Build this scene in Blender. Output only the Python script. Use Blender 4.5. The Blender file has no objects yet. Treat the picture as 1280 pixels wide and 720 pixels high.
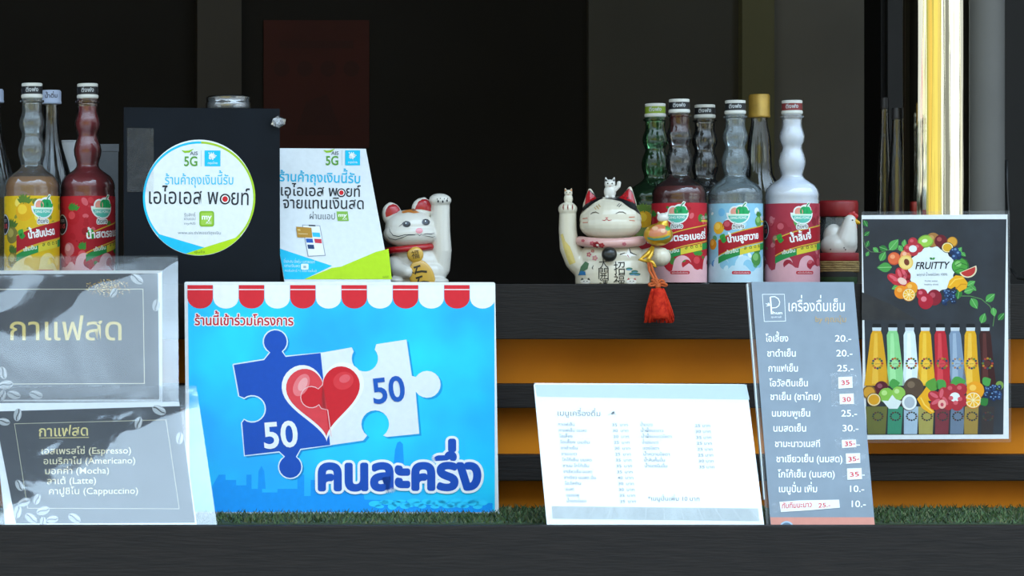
import bpy, bmesh, math, random
from mathutils import Vector, Matrix
from mathutils.bvhtree import BVHTree
from mathutils.geometry import tessellate_polygon
random.seed(7)
SC = bpy.context.scene
COL = SC.collection
PI = math.pi
R = math.radians

# ------------------------------------------------------------------ camera
# The picture is an off-centre crop of a long-lens view: the lens axis meets the
# counter left of the frame, so the camera carries a horizontal shift.
D, S, X0 = 4.0, 0.0011, 300.0
cam = bpy.data.cameras.new('camera')
cam.sensor_width = 36.0
cam.lens = 36.0 * D / (1280 * S)
cam.shift_x = (640 + X0) / 1280.0
cam.clip_start = 0.05
cam.clip_end = 200
co = bpy.data.objects.new('camera', cam)
COL.objects.link(co)
co.location = (0, -D, 0)
co.rotation_euler = (PI / 2, 0, 0)
SC.camera = co

# ------------------------------------------------------------------ light
SC.view_settings.view_transform = 'Standard'
SC.view_settings.look = 'None'
SC.view_settings.gamma = 1.0
SC.view_settings.use_curve_mapping = False
SC.view_settings.exposure = 0.25
W = bpy.data.worlds.new('sky')
SC.world = W
W.use_nodes = True
wn, wl = W.node_tree.nodes, W.node_tree.links
wn.clear()
w_out = wn.new('ShaderNodeOutputWorld')
w_bg = wn.new('ShaderNodeBackground')
w_tc = wn.new('ShaderNodeTexCoord')
w_sep = wn.new('ShaderNodeSeparateXYZ')
w_ramp = wn.new('ShaderNodeValToRGB')
w_noise = wn.new('ShaderNodeTexNoise')
w_mr = wn.new('ShaderNodeMapRange')
w_mul = wn.new('ShaderNodeVectorMath')
w_mul.operation = 'SCALE'
w_noise.inputs['Scale'].default_value = 4.0
w_noise.inputs['Detail'].default_value = 4
w_mr.inputs['From Min'].default_value = 0.35
w_mr.inputs['From Max'].default_value = 0.65
w_mr.inputs['To Min'].default_value = 0.75
w_mr.inputs['To Max'].default_value = 1.25
e = w_ramp.color_ramp.elements
e[0].position = 0.0; e[0].color = (0.25, 0.25, 0.25, 1)
e[1].position = 1.0; e[1].color = (5.2, 7.0, 8.8, 1)
for p_, c_ in ((0.495, (0.3, 0.3, 0.3, 1)), (0.51, (0.62, 0.68, 0.74, 1)), (0.68, (0.85, 0.98, 1.1, 1)), (0.80, (2.7, 3.6, 4.5, 1)), (0.90, (5.0, 6.8, 8.5, 1))):
    n_ = e.new(p_); n_.color = c_
w_map = wn.new('ShaderNodeMapRange')
w_map.inputs['From Min'].default_value = -1
w_map.inputs['From Max'].default_value = 1
wl.new(w_tc.outputs['Generated'], w_sep.inputs[0])
wl.new(w_sep.outputs['Z'], w_map.inputs['Value'])
wl.new(w_map.outputs['Result'], w_ramp.inputs['Fac'])
wl.new(w_tc.outputs['Generated'], w_noise.inputs['Vector'])
wl.new(w_noise.outputs['Fac'], w_mr.inputs['Value'])
wl.new(w_ramp.outputs['Color'], w_mul.inputs[0])
wl.new(w_mr.outputs['Result'], w_mul.inputs['Scale'])
wl.new(w_mul.outputs['Vector'], w_bg.inputs['Color'])
wl.new(w_bg.outputs['Background'], w_out.inputs['Surface'])
w_bg.inputs['Strength'].default_value = 1.0
sun = bpy.data.lights.new('sun', 'SUN')
sun.energy = 3.3
sun.angle = 0.01
sun.color = (1.0, 0.95, 0.86)
so = bpy.data.objects.new('sun', sun)
COL.objects.link(so)
so.rotation_euler = (R(-38), R(8), 0)       # from behind the stall: lights the street, not the counter

AWN_Z = 1.75                                   # height of the stall's roof
AWN_EDGE = ((-1.2, -1.25), (0.72, -1.133), (1.25, -0.763), (3.6, -0.35))   # its unseen front edge, angled so its reflection crosses the lower coffee card

# ------------------------------------------------------------------ materials
def lin(c):
    return c / 12.92 if c <= 0.04045 else ((c + 0.055) / 1.055) ** 2.4

def hexc(h):
    h = h.lstrip('#')
    return tuple(lin(int(h[i:i + 2], 16) / 255) for i in (0, 2, 4))

_M = {}
def new_mat(name):
    m = bpy.data.materials.new(name)
    m.use_nodes = True
    nt = m.node_tree
    nt.nodes.clear()
    out = nt.nodes.new('ShaderNodeOutputMaterial')
    return m, nt.nodes, nt.links, out

def pmat(name, col, rough=0.5, metal=0.0, var=0.06, vscale=60, bump=0.0, bscale=200, coat=0.0, stretch=(1, 1, 1), sss=0.0, spec=0.5, col2=None):
    """Principled surface, colour varied by a noise texture in object space."""
    if name in _M:
        return _M[name]
    c = hexc(col) if isinstance(col, str) else col
    m, n, l, out = new_mat(name)
    b = n.new('ShaderNodeBsdfPrincipled')
    tc = n.new('ShaderNodeTexCoord')
    mp = n.new('ShaderNodeMapping')
    mp.inputs['Scale'].default_value = stretch
    l.new(tc.outputs['Object'], mp.inputs['Vector'])
    nz = n.new('ShaderNodeTexNoise')
    nz.inputs['Scale'].default_value = vscale
    nz.inputs['Detail'].default_value = 4
    l.new(mp.outputs['Vector'], nz.inputs['Vector'])
    rp = n.new('ShaderNodeValToRGB')
    rp.color_ramp.elements[0].position = 0.3
    rp.color_ramp.elements[1].position = 0.7
    c2 = (hexc(col2) if isinstance(col2, str) else col2) if col2 else None
    lo = tuple(max(0, x * (1 - var)) for x in c)
    hi = c2 if c2 else tuple(min(1, x * (1 + var)) for x in c)
    rp.color_ramp.elements[0].color = (*lo, 1)
    rp.color_ramp.elements[1].color = (*hi, 1)
    l.new(nz.outputs['Fac'], rp.inputs['Fac'])
    l.new(rp.outputs['Color'], b.inputs['Base Color'])
    b.inputs['Roughness'].default_value = rough
    b.inputs['Metallic'].default_value = metal
    b.inputs['Specular IOR Level'].default_value = spec
    b.inputs['Coat Weight'].default_value = coat
    b.inputs['Coat Roughness'].default_value = 0.06
    if sss:
        b.inputs['Subsurface Weight'].default_value = sss
        b.inputs['Subsurface Radius'].default_value = (0.01, 0.005, 0.003)
    if bump:
        nb = n.new('ShaderNodeTexNoise')
        nb.inputs['Scale'].default_value = bscale
        nb.inputs['Detail'].default_value = 3
        l.new(mp.outputs['Vector'], nb.inputs['Vector'])
        bp = n.new('ShaderNodeBump')
        bp.inputs['Strength'].default_value = bump
        bp.inputs['Distance'].default_value = 0.002
        l.new(nb.outputs['Fac'], bp.inputs['Height'])
        l.new(bp.outputs['Normal'], b.inputs['Normal'])
    l.new(b.outputs['BSDF'], out.inputs['Surface'])
    _M[name] = m
    return m

def ink(h):
    """Printed colour."""
    return pmat('ink_' + h.strip('#'), h, rough=0.6, var=0.03, vscale=120, spec=0.25)

def film(name, rough=0.04, gain=1.8, haze=0.02, bump=0.5, bscale=7.0, tint=(1, 1, 1), det=1.5, dist=0.01, ior=1.5, hazecol=(0.8, 0.85, 0.88)):
    """Thin clear plastic or thin glass: see-through, glossy by Fresnel, slightly hazy."""
    if name in _M:
        return _M[name]
    m, n, l, out = new_mat(name)
    tr = n.new('ShaderNodeBsdfTransparent')
    tr.inputs['Color'].default_value = (*tint, 1)
    gl = n.new('ShaderNodeBsdfGlossy')
    gl.inputs['Roughness'].default_value = rough
    df = n.new('ShaderNodeBsdfDiffuse')
    df.inputs['Color'].default_value = (*hazecol, 1)
    fr = n.new('ShaderNodeFresnel')
    fr.inputs['IOR'].default_value = ior
    mm = n.new('ShaderNodeMath')
    mm.operation = 'MULTIPLY'
    mm.use_clamp = True
    mm.inputs[1].default_value = gain
    l.new(fr.outputs['Fac'], mm.inputs[0])
    if bump:
        tc = n.new('ShaderNodeTexCoord')
        nz = n.new('ShaderNodeTexNoise')
        nz.inputs['Scale'].default_value = bscale
        nz.inputs['Detail'].default_value = det
        nz.inputs['Distortion'].default_value = 0.6
        l.new(tc.outputs['Object'], nz.inputs['Vector'])
        bp = n.new('ShaderNodeBump')
        bp.inputs['Strength'].default_value = bump
        bp.inputs['Distance'].default_value = dist
        l.new(nz.outputs['Fac'], bp.inputs['Height'])
        l.new(bp.outputs['Normal'], gl.inputs['Normal'])
        l.new(bp.outputs['Normal'], fr.inputs['Normal'])
    m1 = n.new('ShaderNodeMixShader')
    m1.inputs['Fac'].default_value = haze
    l.new(tr.outputs[0], m1.inputs[1])
    l.new(df.outputs[0], m1.inputs[2])
    m2 = n.new('ShaderNodeMixShader')
    l.new(mm.outputs[0], m2.inputs['Fac'])
    l.new(m1.outputs[0], m2.inputs[1])
    l.new(gl.outputs[0], m2.inputs[2])
    l.new(m2.outputs[0], out.inputs['Surface'])
    _M[name] = m
    return m

PAPER = '#e6e8e8'

# ------------------------------------------------------------------ mesh helpers
def link(name, me, mats=(), parent=None, loc=None):
    o = bpy.data.objects.new(name, me)
    for m in (mats if isinstance(mats, (list, tuple)) else [mats]):
        me.materials.append(m)
    COL.objects.link(o)
    if parent:
        o.parent = parent
    if loc is not None:
        o.location = loc
    return o

def from_bm(name, bm, mats=(), parent=None, smooth=False, loc=None):
    me = bpy.data.meshes.new(name)
    bm.normal_update()
    bm.to_mesh(me)
    bm.free()
    if smooth:
        for p in me.polygons:
            p.use_smooth = True
    return link(name, me, mats, parent, loc)

def thing(name, label, cat, loc=(0, 0, 0), rotz=0, group=None, mat=None):
    o = bpy.data.objects.new(name, None)
    o.empty_display_size = 0.02
    COL.objects.link(o)
    if mat:
        o.matrix_world = mat
    else:
        o.location = loc
        o.rotation_euler = (0, 0, rotz)
    tag(o, label, cat, group)
    return o

def tag(o, label=None, cat=None, group=None, kind=None):
    if label: o['label'] = label
    if cat: o['category'] = cat
    if group: o['group'] = group
    if kind: o['kind'] = kind
    return o

def bm_box(bm, x0, x1, y0, y1, z0, z1, bev=0.0, seg=2):
    g = bmesh.ops.create_cube(bm, size=1.0, matrix=Matrix.Translation(((x0 + x1) / 2, (y0 + y1) / 2, (z0 + z1) / 2)) @ Matrix.Diagonal((abs(x1 - x0), abs(y1 - y0), abs(z1 - z0), 1)))
    if bev:
        ed = set()
        for v in g['verts']:
            ed.update(v.link_edges)
        bmesh.ops.bevel(bm, geom=list(ed), offset=bev, segments=seg, affect='EDGES', profile=0.6)
    return bm

def box(name, x0, x1, y0, y1, z0, z1, mat, parent=None, bev=0.0):
    bm = bmesh.new()
    bm_box(bm, x0, x1, y0, y1, z0, z1, bev)
    return from_bm(name, bm, mat, parent)

def struct(o):
    o['kind'] = 'structure'
    return o

def bm_lathe(bm, prof, n=48, cap=True):
    rings = []
    for r, z in prof:
        rings.append([bm.verts.new((r * math.cos(2 * PI * i / n), r * math.sin(2 * PI * i / n), z)) for i in range(n)])
    for a, b in zip(rings, rings[1:]):
        for i in range(n):
            bm.faces.new((a[i], a[(i + 1) % n], b[(i + 1) % n], b[i]))
    if cap:
        bm.faces.new(list(reversed(rings[0])))
        bm.faces.new(rings[-1])
    return bm

def lathe(name, prof, mat, parent=None, n=48, cap=True, loc=None, sharp=True):
    bm = bm_lathe(bmesh.new(), prof, n, cap)
    o = from_bm(name, bm, mat, parent, True, loc)
    if sharp:
        try:
            o.data.set_sharp_from_angle(angle=R(50))
        except Exception:
            pass
    return o

def bm_tube(bm, pts, rad, n=10, closed=False):
    pts = [Vector(p) for p in pts]
    rad = rad if isinstance(rad, (list, tuple)) else [rad] * len(pts)
    rings = []
    m = len(pts)
    prev = None
    for i, p in enumerate(pts):
        if closed:
            t = pts[(i + 1) % m] - pts[i - 1]
        else:
            t = pts[min(i + 1, m - 1)] - pts[max(i - 1, 0)]
        t.normalize()
        if prev is None:
            a = t.cross(Vector((0, 0, 1)))
            if a.length < 1e-3:
                a = t.cross(Vector((1, 0, 0)))
        else:
            a = prev - t * prev.dot(t)
        a.normalize()
        prev = a
        b = t.cross(a)
        rings.append([bm.verts.new(p + (a * math.cos(2 * PI * k / n) + b * math.sin(2 * PI * k / n)) * rad[i]) for k in range(n)])
    for i in range(m if closed else m - 1):
        A, B = rings[i], rings[(i + 1) % m]
        for k in range(n):
            bm.faces.new((A[k], A[(k + 1) % n], B[(k + 1) % n], B[k]))
    if not closed:
        bm.faces.new(list(reversed(rings[0])))
        bm.faces.new(rings[-1])
    return bm

def tube(name, pts, rad, mat, parent=None, n=10, closed=False):
    bm = bm_tube(bmesh.new(), pts, rad, n, closed)
    bmesh.ops.recalc_face_normals(bm, faces=bm.faces)
    return from_bm(name, bm, mat, parent, True)

def bm_ell(bm, c, r, seg=24, rot=None):
    mt = Matrix.Translation(c) @ (rot.to_4x4() if rot else Matrix.Identity(4)) @ Matrix.Diagonal((*r, 1))
    bmesh.ops.create_uvsphere(bm, u_segments=seg, v_segments=seg // 2 + 2, radius=1.0, matrix=mt)

def bm_caps(bm, pts, rad):
    """Chain of overlapping balls from point to point, radii interpolated."""
    for (a, ra), (b, rb) in zip(zip(pts, rad), zip(pts[1:], rad[1:])):
        a, b = Vector(a), Vector(b)
        k = max(2, int((b - a).length / (0.25 * min(ra, rb))) + 1)
        for i in range(k + 1):
            t = i / k
            r = ra + (rb - ra) * t
            bm_ell(bm, a.lerp(b, t), (r, r, r), 16)

def blob(name, bm, mat, parent, voxel, smooth=6):
    """One continuous surface out of overlapping volumes."""
    me = bpy.data.meshes.new('tmp')
    bm.to_mesh(me)
    bm.free()
    o = bpy.data.objects.new('tmp', me)
    COL.objects.link(o)
    rm = o.modifiers.new('r', 'REMESH')
    rm.mode = 'VOXEL'
    rm.voxel_size = voxel
    sm = o.modifiers.new('s', 'SMOOTH')
    sm.iterations = smooth
    sm.factor = 0.5
    dg = bpy.context.evaluated_depsgraph_get()
    out = bpy.data.meshes.new_from_object(o.evaluated_get(dg))
    bpy.data.objects.remove(o)
    bpy.data.meshes.remove(me)
    for p in out.polygons:
        p.use_smooth = True
    out.name = name
    return link(name, out, mat, parent)

# ------------------------------------------------------------------ lettering
_G = {}
def glyph(ch, bold):
    key = (ch, bold)
    if key in _G:
        return _G[key]
    def mesh(s):
        c = bpy.data.curves.new('g', 'FONT')
        c.body = s
        c.size = 1
        c.resolution_u = 4
        c.offset = bold
        o = bpy.data.objects.new('g', c)
        COL.objects.link(o)
        m = o.to_mesh()
        v = [(p.co.x, p.co.y) for p in m.vertices]
        f = [tuple(p.vertices) for p in m.polygons]
        o.to_mesh_clear()
        bpy.data.objects.remove(o)
        bpy.data.curves.remove(c)
        return v, f
    v, f = mesh(ch)
    a = max(x for x, y in mesh(ch + 'I')[0])
    b = max(x for x, y in mesh('I')[0])
    _G[key] = (v, f, a - b)
    return _G[key]

UPV = set('\u0e31\u0e34\u0e35\u0e36\u0e37\u0e47\u0e4d')
TONE = set('\u0e48\u0e49\u0e4a\u0e4b\u0e4c')
TALL = set('ปฝฟฬ')
def layout(s, bold=0.0, space=0.0):
    """Glyph triangles of a string in em units, with Thai marks stacked."""
    V, F, x = [], [], 0.0
    for i, ch in enumerate(s):
        if ch == ' ':
            x += 0.26 + space
            continue
        v, f, adv = glyph(ch, bold)
        dx = dy = 0.0
        if ch in TONE or ch in UPV:
            j = i - 1
            above = False
            while j >= 0 and (s[j] in TONE or s[j] in UPV or s[j] in '\u0e38\u0e39'):
                if s[j] in UPV and ch in TONE:
                    above = True
                j -= 1
            nxt = s[i + 1] if i + 1 < len(s) else ''
            if above or (ch in TONE and nxt == '\u0e33'):
                dy = 0.235
            if j >= 0 and s[j] in TALL:
                dx = -0.12
        n0 = len(V)
        V += [(a + x + dx, b + dy) for a, b in v]
        F += [tuple(n0 + k for k in q) for q in f]
        x += adv + (space if adv > 0.02 else 0)
    return V, F

def is_thai(s):
    return any('\u0e00' <= c <= '\u0e7f' for c in s)

# ------------------------------------------------------------------ flat artwork
class Art:
    """Flat coloured shapes in picture units (x right, y down), stacked in layers."""
    def __init__(self):
        self.items = []
        self.mats = []

    def mi(self, m):
        if isinstance(m, str):
            m = ink(m)
        if m not in self.mats:
            self.mats.append(m)
        return self.mats.index(m)

    def poly(self, pts, m, layer=1, holes=()):
        loops = [[Vector((p[0], p[1], 0)) for p in pts]] + [[Vector((p[0], p[1], 0)) for p in h] for h in holes]
        tri = tessellate_polygon(loops)
        flat = [(p.x, p.y) for lp in loops for p in lp]
        self.items.append((flat, [tuple(t) for t in tri], self.mi(m), layer))

    def rect(self, x0, y0, x1, y1, m, layer=1):
        self.poly([(x0, y0), (x1, y0), (x1, y1), (x0, y1)], m, layer)

    def rrect(self, x0, y0, x1, y1, r, m, layer=1):
        p = []
        for cx, cy, a in ((x1 - r, y0 + r, -90), (x1 - r, y1 - r, 0), (x0 + r, y1 - r, 90), (x0 + r, y0 + r, 180)):
            p += [(cx + r * math.cos(R(a + k * 22.5)), cy + r * math.sin(R(a + k * 22.5))) for k in range(5)]
        self.poly(p, m, layer)

    def ell(self, cx, cy, rx, ry, m, layer=1, rot=0, a0=0, a1=360, n=28):
        p = []
        c, s = math.cos(R(rot)), math.sin(R(rot))
        full = abs(a1 - a0) >= 360
        for k in range(n if full else n + 1):
            a = R(a0 + (a1 - a0) * k / n)
            x, y = rx * math.cos(a), ry * math.sin(a)
            p.append((cx + x * c - y * s, cy + x * s + y * c))
        self.poly(p, m, layer)

    def ring(self, cx, cy, r0, r1, m, layer=1, a0=0, a1=360, n=40):
        o = [(cx + r1 * math.cos(R(a0 + (a1 - a0) * k / n)), cy + r1 * math.sin(R(a0 + (a1 - a0) * k / n))) for k in range(n + 1)]
        i = [(cx + r0 * math.cos(R(a0 + (a1 - a0) * k / n)), cy + r0 * math.sin(R(a0 + (a1 - a0) * k / n))) for k in range(n + 1)]
        v = o + i
        f = [(k, k + 1, n + 1 + k + 1, n + 1 + k) for k in range(n)]
        self.items.append((v, f, self.mi(m), layer))

    def line(self, pts, w, m, layer=1):
        """Stroke of width w (or a list of widths) through the points."""
        ws = w if isinstance(w, (list, tuple)) else [w] * len(pts)
        L, Rr = [], []
        for i, p in enumerate(pts):
            a, b = pts[max(i - 1, 0)], pts[min(i + 1, len(pts) - 1)]
            dx, dy = b[0] - a[0], b[1] - a[1]
            d = math.hypot(dx, dy) or 1
            nx, ny = -dy / d * ws[i] / 2, dx / d * ws[i] / 2
            L.append((p[0] + nx, p[1] + ny))
            Rr.append((p[0] - nx, p[1] - ny))
        n = len(pts)
        self.items.append((L + Rr, [(k, k + 1, n + k + 1, n + k) for k in range(n - 1)], self.mi(m), layer))

    def frame(self, q, w, m, layer=1):
        for i in range(4):
            a, b = q[i], q[(i + 1) % 4]
            dx, dy = b[0] - a[0], b[1] - a[1]
            d = math.hypot(dx, dy)
            ex, ey = dx / d * w / 2, dy / d * w / 2
            self.line([(a[0] - ex, a[1] - ey), (b[0] + ex, b[1] + ey)], w, m, layer)

    def leaf(self, x, y, ln, ang, m='#3f9a3c', layer=2, w=0.38, vein=None):
        c, s = math.cos(R(ang)), math.sin(R(ang))
        p = []
        for k in range(9):
            t = k / 8
            p.append((ln * t, ln * w * math.sin(PI * t ** 0.8) / 2 * 1.3))
        for k in range(7, 0, -1):
            t = k / 8
            p.append((ln * t, -ln * w * math.sin(PI * t ** 0.8) / 2 * 1.3))
        self.poly([(x + a * c - b * s, y + a * s + b * c) for a, b in p], m, layer)
        if vein:
            self.line([(x, y), (x + ln * .9 * c, y + ln * .9 * s)], ln * 0.05, vein, layer + 0.5)

    def text(self, s, x0, y0, x1, y1, h, m, layer=2, bold=0.0, space=0.0, slant=0.0, fit=True):
        """Baseline from (x0,y0) towards (x1,y1); h is the height of a plain letter."""
        V, F = layout(s, bold, space)
        if not V:
            return
        xa, xb = min(a for a, b in V), max(a for a, b in V)
        base = 0.56 if is_thai(s) else 0.69
        sy = h / base
        L = math.hypot(x1 - x0, y1 - y0)
        ux, uy = (x1 - x0) / L, (y1 - y0) / L
        sx = L / (xb - xa) if fit else sy
        P_ = []
        for a, b in V:
            a = (a - xa) * sx + slant * b * sy
            b = b * sy
            P_.append((x0 + a * ux + b * uy, y0 + a * uy - b * ux))
        self.items.append((P_, F, self.mi(m), layer))

    def fat(self, s, x0, y0, x1, y1, h, m, layer, r, n=12):
        """Lettering thickened evenly by r picture units."""
        for k in range(n):
            dx, dy = r * math.cos(2 * PI * k / n), r * math.sin(2 * PI * k / n)
            self.text(s, x0 + dx, y0 + dy, x1 + dx, y1 + dy, h, m, layer + k * .02, 0.0)

    def split(self, name, mapfn, parent=None):
        """Every line of lettering as a part of its own."""
        for it in self.items:
            a = Art()
            a.mats = [self.mats[it[2]]]
            a.items = [(it[0], it[1], 0, it[3])]
            a.build(name, mapfn, parent)

    def build(self, name, mapfn, parent=None, step=None, label=None):
        bm = bmesh.new()
        lay = bm.verts.layers.float.new('lay')
        for V, F, mi, layer in self.items:
            vs = []
            for x, y in V:
                v = bm.verts.new((x, y, 0))
                v[lay] = layer
                vs.append(v)
            for f in F:
                if len(set(f)) < 3:
                    continue
                try:
                    fc = bm.faces.new([vs[k] for k in f])
                    fc.material_index = mi
                except ValueError:
                    pass
        if step:
            for ax in (0, 1):
                st = step[ax]
                if not st:
                    continue
                lo = min(v.co[ax] for v in bm.verts)
                hi = max(v.co[ax] for v in bm.verts)
                no = (1, 0, 0) if ax == 0 else (0, 1, 0)
                t = math.floor(lo / st) * st + st
                while t < hi:
                    pc = (t + 1e-5, 0, 0) if ax == 0 else (0, t + 1e-5, 0)
                    bmesh.ops.bisect_plane(bm, geom=bm.verts[:] + bm.edges[:] + bm.faces[:], dist=1e-6, plane_co=pc, plane_no=no)
                    t += st
        for v in bm.verts:
            v.co = mapfn(v.co.x, v.co.y, v[lay])
        # all faces look out of the sheet
        for f in bm.faces:
            f.normal_update()
        me_name = name
        o = from_bm(me_name, bm, self.mats, parent)
        if label:
            o['label'] = label
        return o

class Card:
    """A flat sheet that stands where base / yaw / lean / roll put it; artwork is given in picture units."""
    def __init__(self, name, label, cat, base, yaw, lean, roll, w, h, group=None):
        yaw, lean, roll = R(yaw), R(lean), R(roll)
        u = Vector((math.cos(yaw), math.sin(yaw), 0))
        bk = Vector((-math.sin(yaw), math.cos(yaw), 0))
        v = Vector((0, 0, 1)) * math.cos(lean) + bk * math.sin(lean)
        u2 = u * math.cos(roll) + v * math.sin(roll)
        v2 = v * math.cos(roll) - u * math.sin(roll)
        n = v2.cross(u2)
        self.o, self.u, self.v, self.n = Vector(base), u2, v2, n
        self.w, self.h = w, h
        m = Matrix((u2, n, v2)).transposed().to_4x4()
        m.translation = self.o
        self.thing = thing(name, label, cat, mat=m, group=group)

    def uv(self, px, py):
        d = Vector(((px + X0) * S, D, (360 - py) * S))
        c = Vector((0, -D, 0))
        t = (self.o - c).dot(self.n) / d.dot(self.n)
        p = c + d * t - self.o
        return p.dot(self.u), p.dot(self.v)

    def map(self, x, y, layer):
        a, b = self.uv(x, y)
        return Vector((a, -0.00012 * layer - 0.0002, b))

    def slab(self, name, mat, x0=None, x1=None, z0=0.0, z1=None, y0=0.0, y1=0.0012, corner=0.0, label=None):
        x0 = -self.w / 2 if x0 is None else x0
        x1 = self.w / 2 if x1 is None else x1
        z1 = self.h if z1 is None else z1
        bm = bmesh.new()
        p = []
        r = corner
        if r:
            for cx, cz, a in ((x1 - r, z1 - r, 0), (x0 + r, z1 - r, 90), (x0 + r, z0 + r, 180), (x1 - r, z0 + r, 270)):
                p += [(cx + r * math.cos(R(a + k * 18)), cz + r * math.sin(R(a + k * 18))) for k in range(6)]
        else:
            p = [(x0, z0), (x1, z0), (x1, z1), (x0, z1)]
        A = [bm.verts.new((x, y0, z)) for x, z in p]
        B = [bm.verts.new((x, y1, z)) for x, z in p]
        bm.faces.new(A)
        bm.faces.new(list(reversed(B)))
        for i in range(len(p)):
            j = (i + 1) % len(p)
            bm.faces.new((A[i], B[i], B[j], A[j]))
        bmesh.ops.recalc_face_normals(bm, faces=bm.faces)
        o = from_bm(name, bm, mat, self.thing)
        if label:
            o['label'] = label
        return o

    def quad(self, name, mat, tl, br, y0, y1, label=None, corner=0.0):
        a, b = self.uv(*tl), self.uv(*br)
        return self.slab(name, mat, min(a[0], b[0]), max(a[0], b[0]), min(a[1], b[1]), max(a[1], b[1]), y0, y1, corner, label)

    def film(self, mat, y0=-0.0026, name='clear_laminate', seg=28, wave=0.0, freq=9.0, seed=0, corner=0.006):
        """Clear front film over the whole sheet; gently buckled where wave > 0."""
        bm = bmesh.new()
        rnd = random.Random(seed)
        ks = [(rnd.uniform(-1, 1) * freq, rnd.uniform(-1, 1) * freq, rnd.uniform(0, 6.28), rnd.uniform(.4, 1)) for _ in range(7)]
        nx, nz = seg, int(seg * self.h / self.w) + 1
        g = []
        for j in range(nz + 1):
            row = []
            for i in range(nx + 1):
                x = -self.w / 2 + self.w * i / nx
                z = self.h * j / nz
                ed = min(i, nx - i, j, nz - j) / 3.0
                d = sum(a * math.sin((kx * x + kz * z) * 2 * PI + ph) for kx, kz, ph, a in ks) / 7
                row.append(bm.verts.new((x, y0 - abs(wave) * (0.5 + d) * min(1, ed), z)))
            g.append(row)
        for j in range(nz):
            for i in range(nx):
                bm.faces.new((g[j][i], g[j][i + 1], g[j + 1][i + 1], g[j + 1][i]))
        return from_bm(name, bm, mat, self.thing, True)

    def strut(self, mat, x=0.0, z=0.7, name='back_strut', foot=0.0):
        """Folding prop behind a leaning sheet, down to what the sheet stands on."""
        zt = self.h * z
        top = Vector((x, 0.002, zt))
        wt = self.o + self.u * x + self.v * zt + self.n * 0.002
        back = Vector((self.n.x, self.n.y, 0)).normalized()
        wb = wt + back * 0.035
        wb.z = self.o.z + foot
        inv = self.thing.matrix_world.inverted() if False else None
        rel = wb - self.o
        bot = Vector((rel.dot(self.u), rel.dot(self.n), rel.dot(self.v)))
        bm = bmesh.new()
        w = 0.018
        a = [bm.verts.new(top + Vector((s * w * .6, 0, 0))) for s in (-1, 1)]
        b = [bm.verts.new(bot + Vector((s * w, 0, 0))) for s in (-1, 1)]
        off = Vector((0, 0.003, 0))
        a2 = [bm.verts.new(v.co + off) for v in a]
        b2 = [bm.verts.new(v.co + off) for v in b]
        for q in ((a[0], a[1], b[1], b[0]), (a2[1], a2[0], b2[0], b2[1]), (a[0], b[0], b2[0], a2[0]), (b[1], a[1], a2[1], b2[1]), (a[1], a[0], a2[0], a2[1]), (b[0], b[1], b2[1], b2[0])):
            bm.faces.new(q)
        bmesh.ops.recalc_face_normals(bm, faces=bm.faces)
        return from_bm(name, bm, mat, self.thing)

def PT(px, py, y):
    k = S * (1 + y / D)
    return Vector(((px + X0) * k, y, (360 - py) * k))

def face_cam(x, y):
    return -math.atan2(x, D + y)

# ================================================================== SETTING
SHELF_Z = 0.006          # top of the shelf the bottles stand on
LEDGE_Z = -0.335         # top of the lower ledge under the turf
XL, XR = -0.9, 3.3

m_dark = pmat('dark_stained_wood', '#1a1512', rough=0.68, var=0.3, vscale=14, bump=0.4, bscale=30, stretch=(1, 6, 12), spec=0.25)
m_beam = pmat('beam_wood', '#18130f', rough=0.66, var=0.3, vscale=16, bump=0.35, bscale=35, stretch=(1, 6, 12), spec=0.25)
m_orange = pmat('orange_paint', (0.62, 0.19, 0.003), rough=0.6, var=0.08, vscale=8, bump=0.1, bscale=60, spec=0.2)
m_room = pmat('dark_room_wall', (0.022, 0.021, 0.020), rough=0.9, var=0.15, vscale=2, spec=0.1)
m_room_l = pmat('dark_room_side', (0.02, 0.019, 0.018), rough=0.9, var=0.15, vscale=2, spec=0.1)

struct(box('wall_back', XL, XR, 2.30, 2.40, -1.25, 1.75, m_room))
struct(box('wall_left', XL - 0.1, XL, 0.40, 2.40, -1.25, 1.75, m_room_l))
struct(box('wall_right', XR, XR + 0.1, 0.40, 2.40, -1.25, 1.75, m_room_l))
bm = bmesh.new()      # roof slab over the counter; unseen overhang shaped for the coffee card's glare edge
vs = [bm.verts.new(p) for p in [(x_, y_, AWN_Z) for x_, y_ in AWN_EDGE] + [(XR + .3, 2.4, AWN_Z), (XL - .3, 2.4, AWN_Z)]]
f0 = bm.faces.new(vs)
ex = bmesh.ops.extrude_face_region(bm, geom=[f0])
bmesh.ops.translate(bm, verts=[v for v in ex['geom'] if isinstance(v, bmesh.types.BMVert)], vec=(0, 0, 0.08))
bmesh.ops.recalc_face_normals(bm, faces=bm.faces)
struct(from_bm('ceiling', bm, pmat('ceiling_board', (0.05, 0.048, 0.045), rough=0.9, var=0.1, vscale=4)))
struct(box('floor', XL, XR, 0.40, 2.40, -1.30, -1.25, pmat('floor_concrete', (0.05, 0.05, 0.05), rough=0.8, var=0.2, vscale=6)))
struct(box('ground', -30, 30, -30, 0.4, -1.36, -1.30, pmat('street_asphalt', (0.16, 0.16, 0.155), rough=0.9, var=0.2, vscale=5)))
struct(box('wall_front', XL, XR, 0.40, 0.46, -1.25, -0.02, m_orange))
struct(box('trim_1', XL, XR, 0.358, 0.402, PT(0, 510, .36).z, PT(0, 480, .36).z, m_dark, bev=0.002))
struct(box('trim_2', XL, XR, 0.358, 0.402, PT(0, 601, .36).z, PT(0, 569, .36).z, m_dark, bev=0.002))
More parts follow.
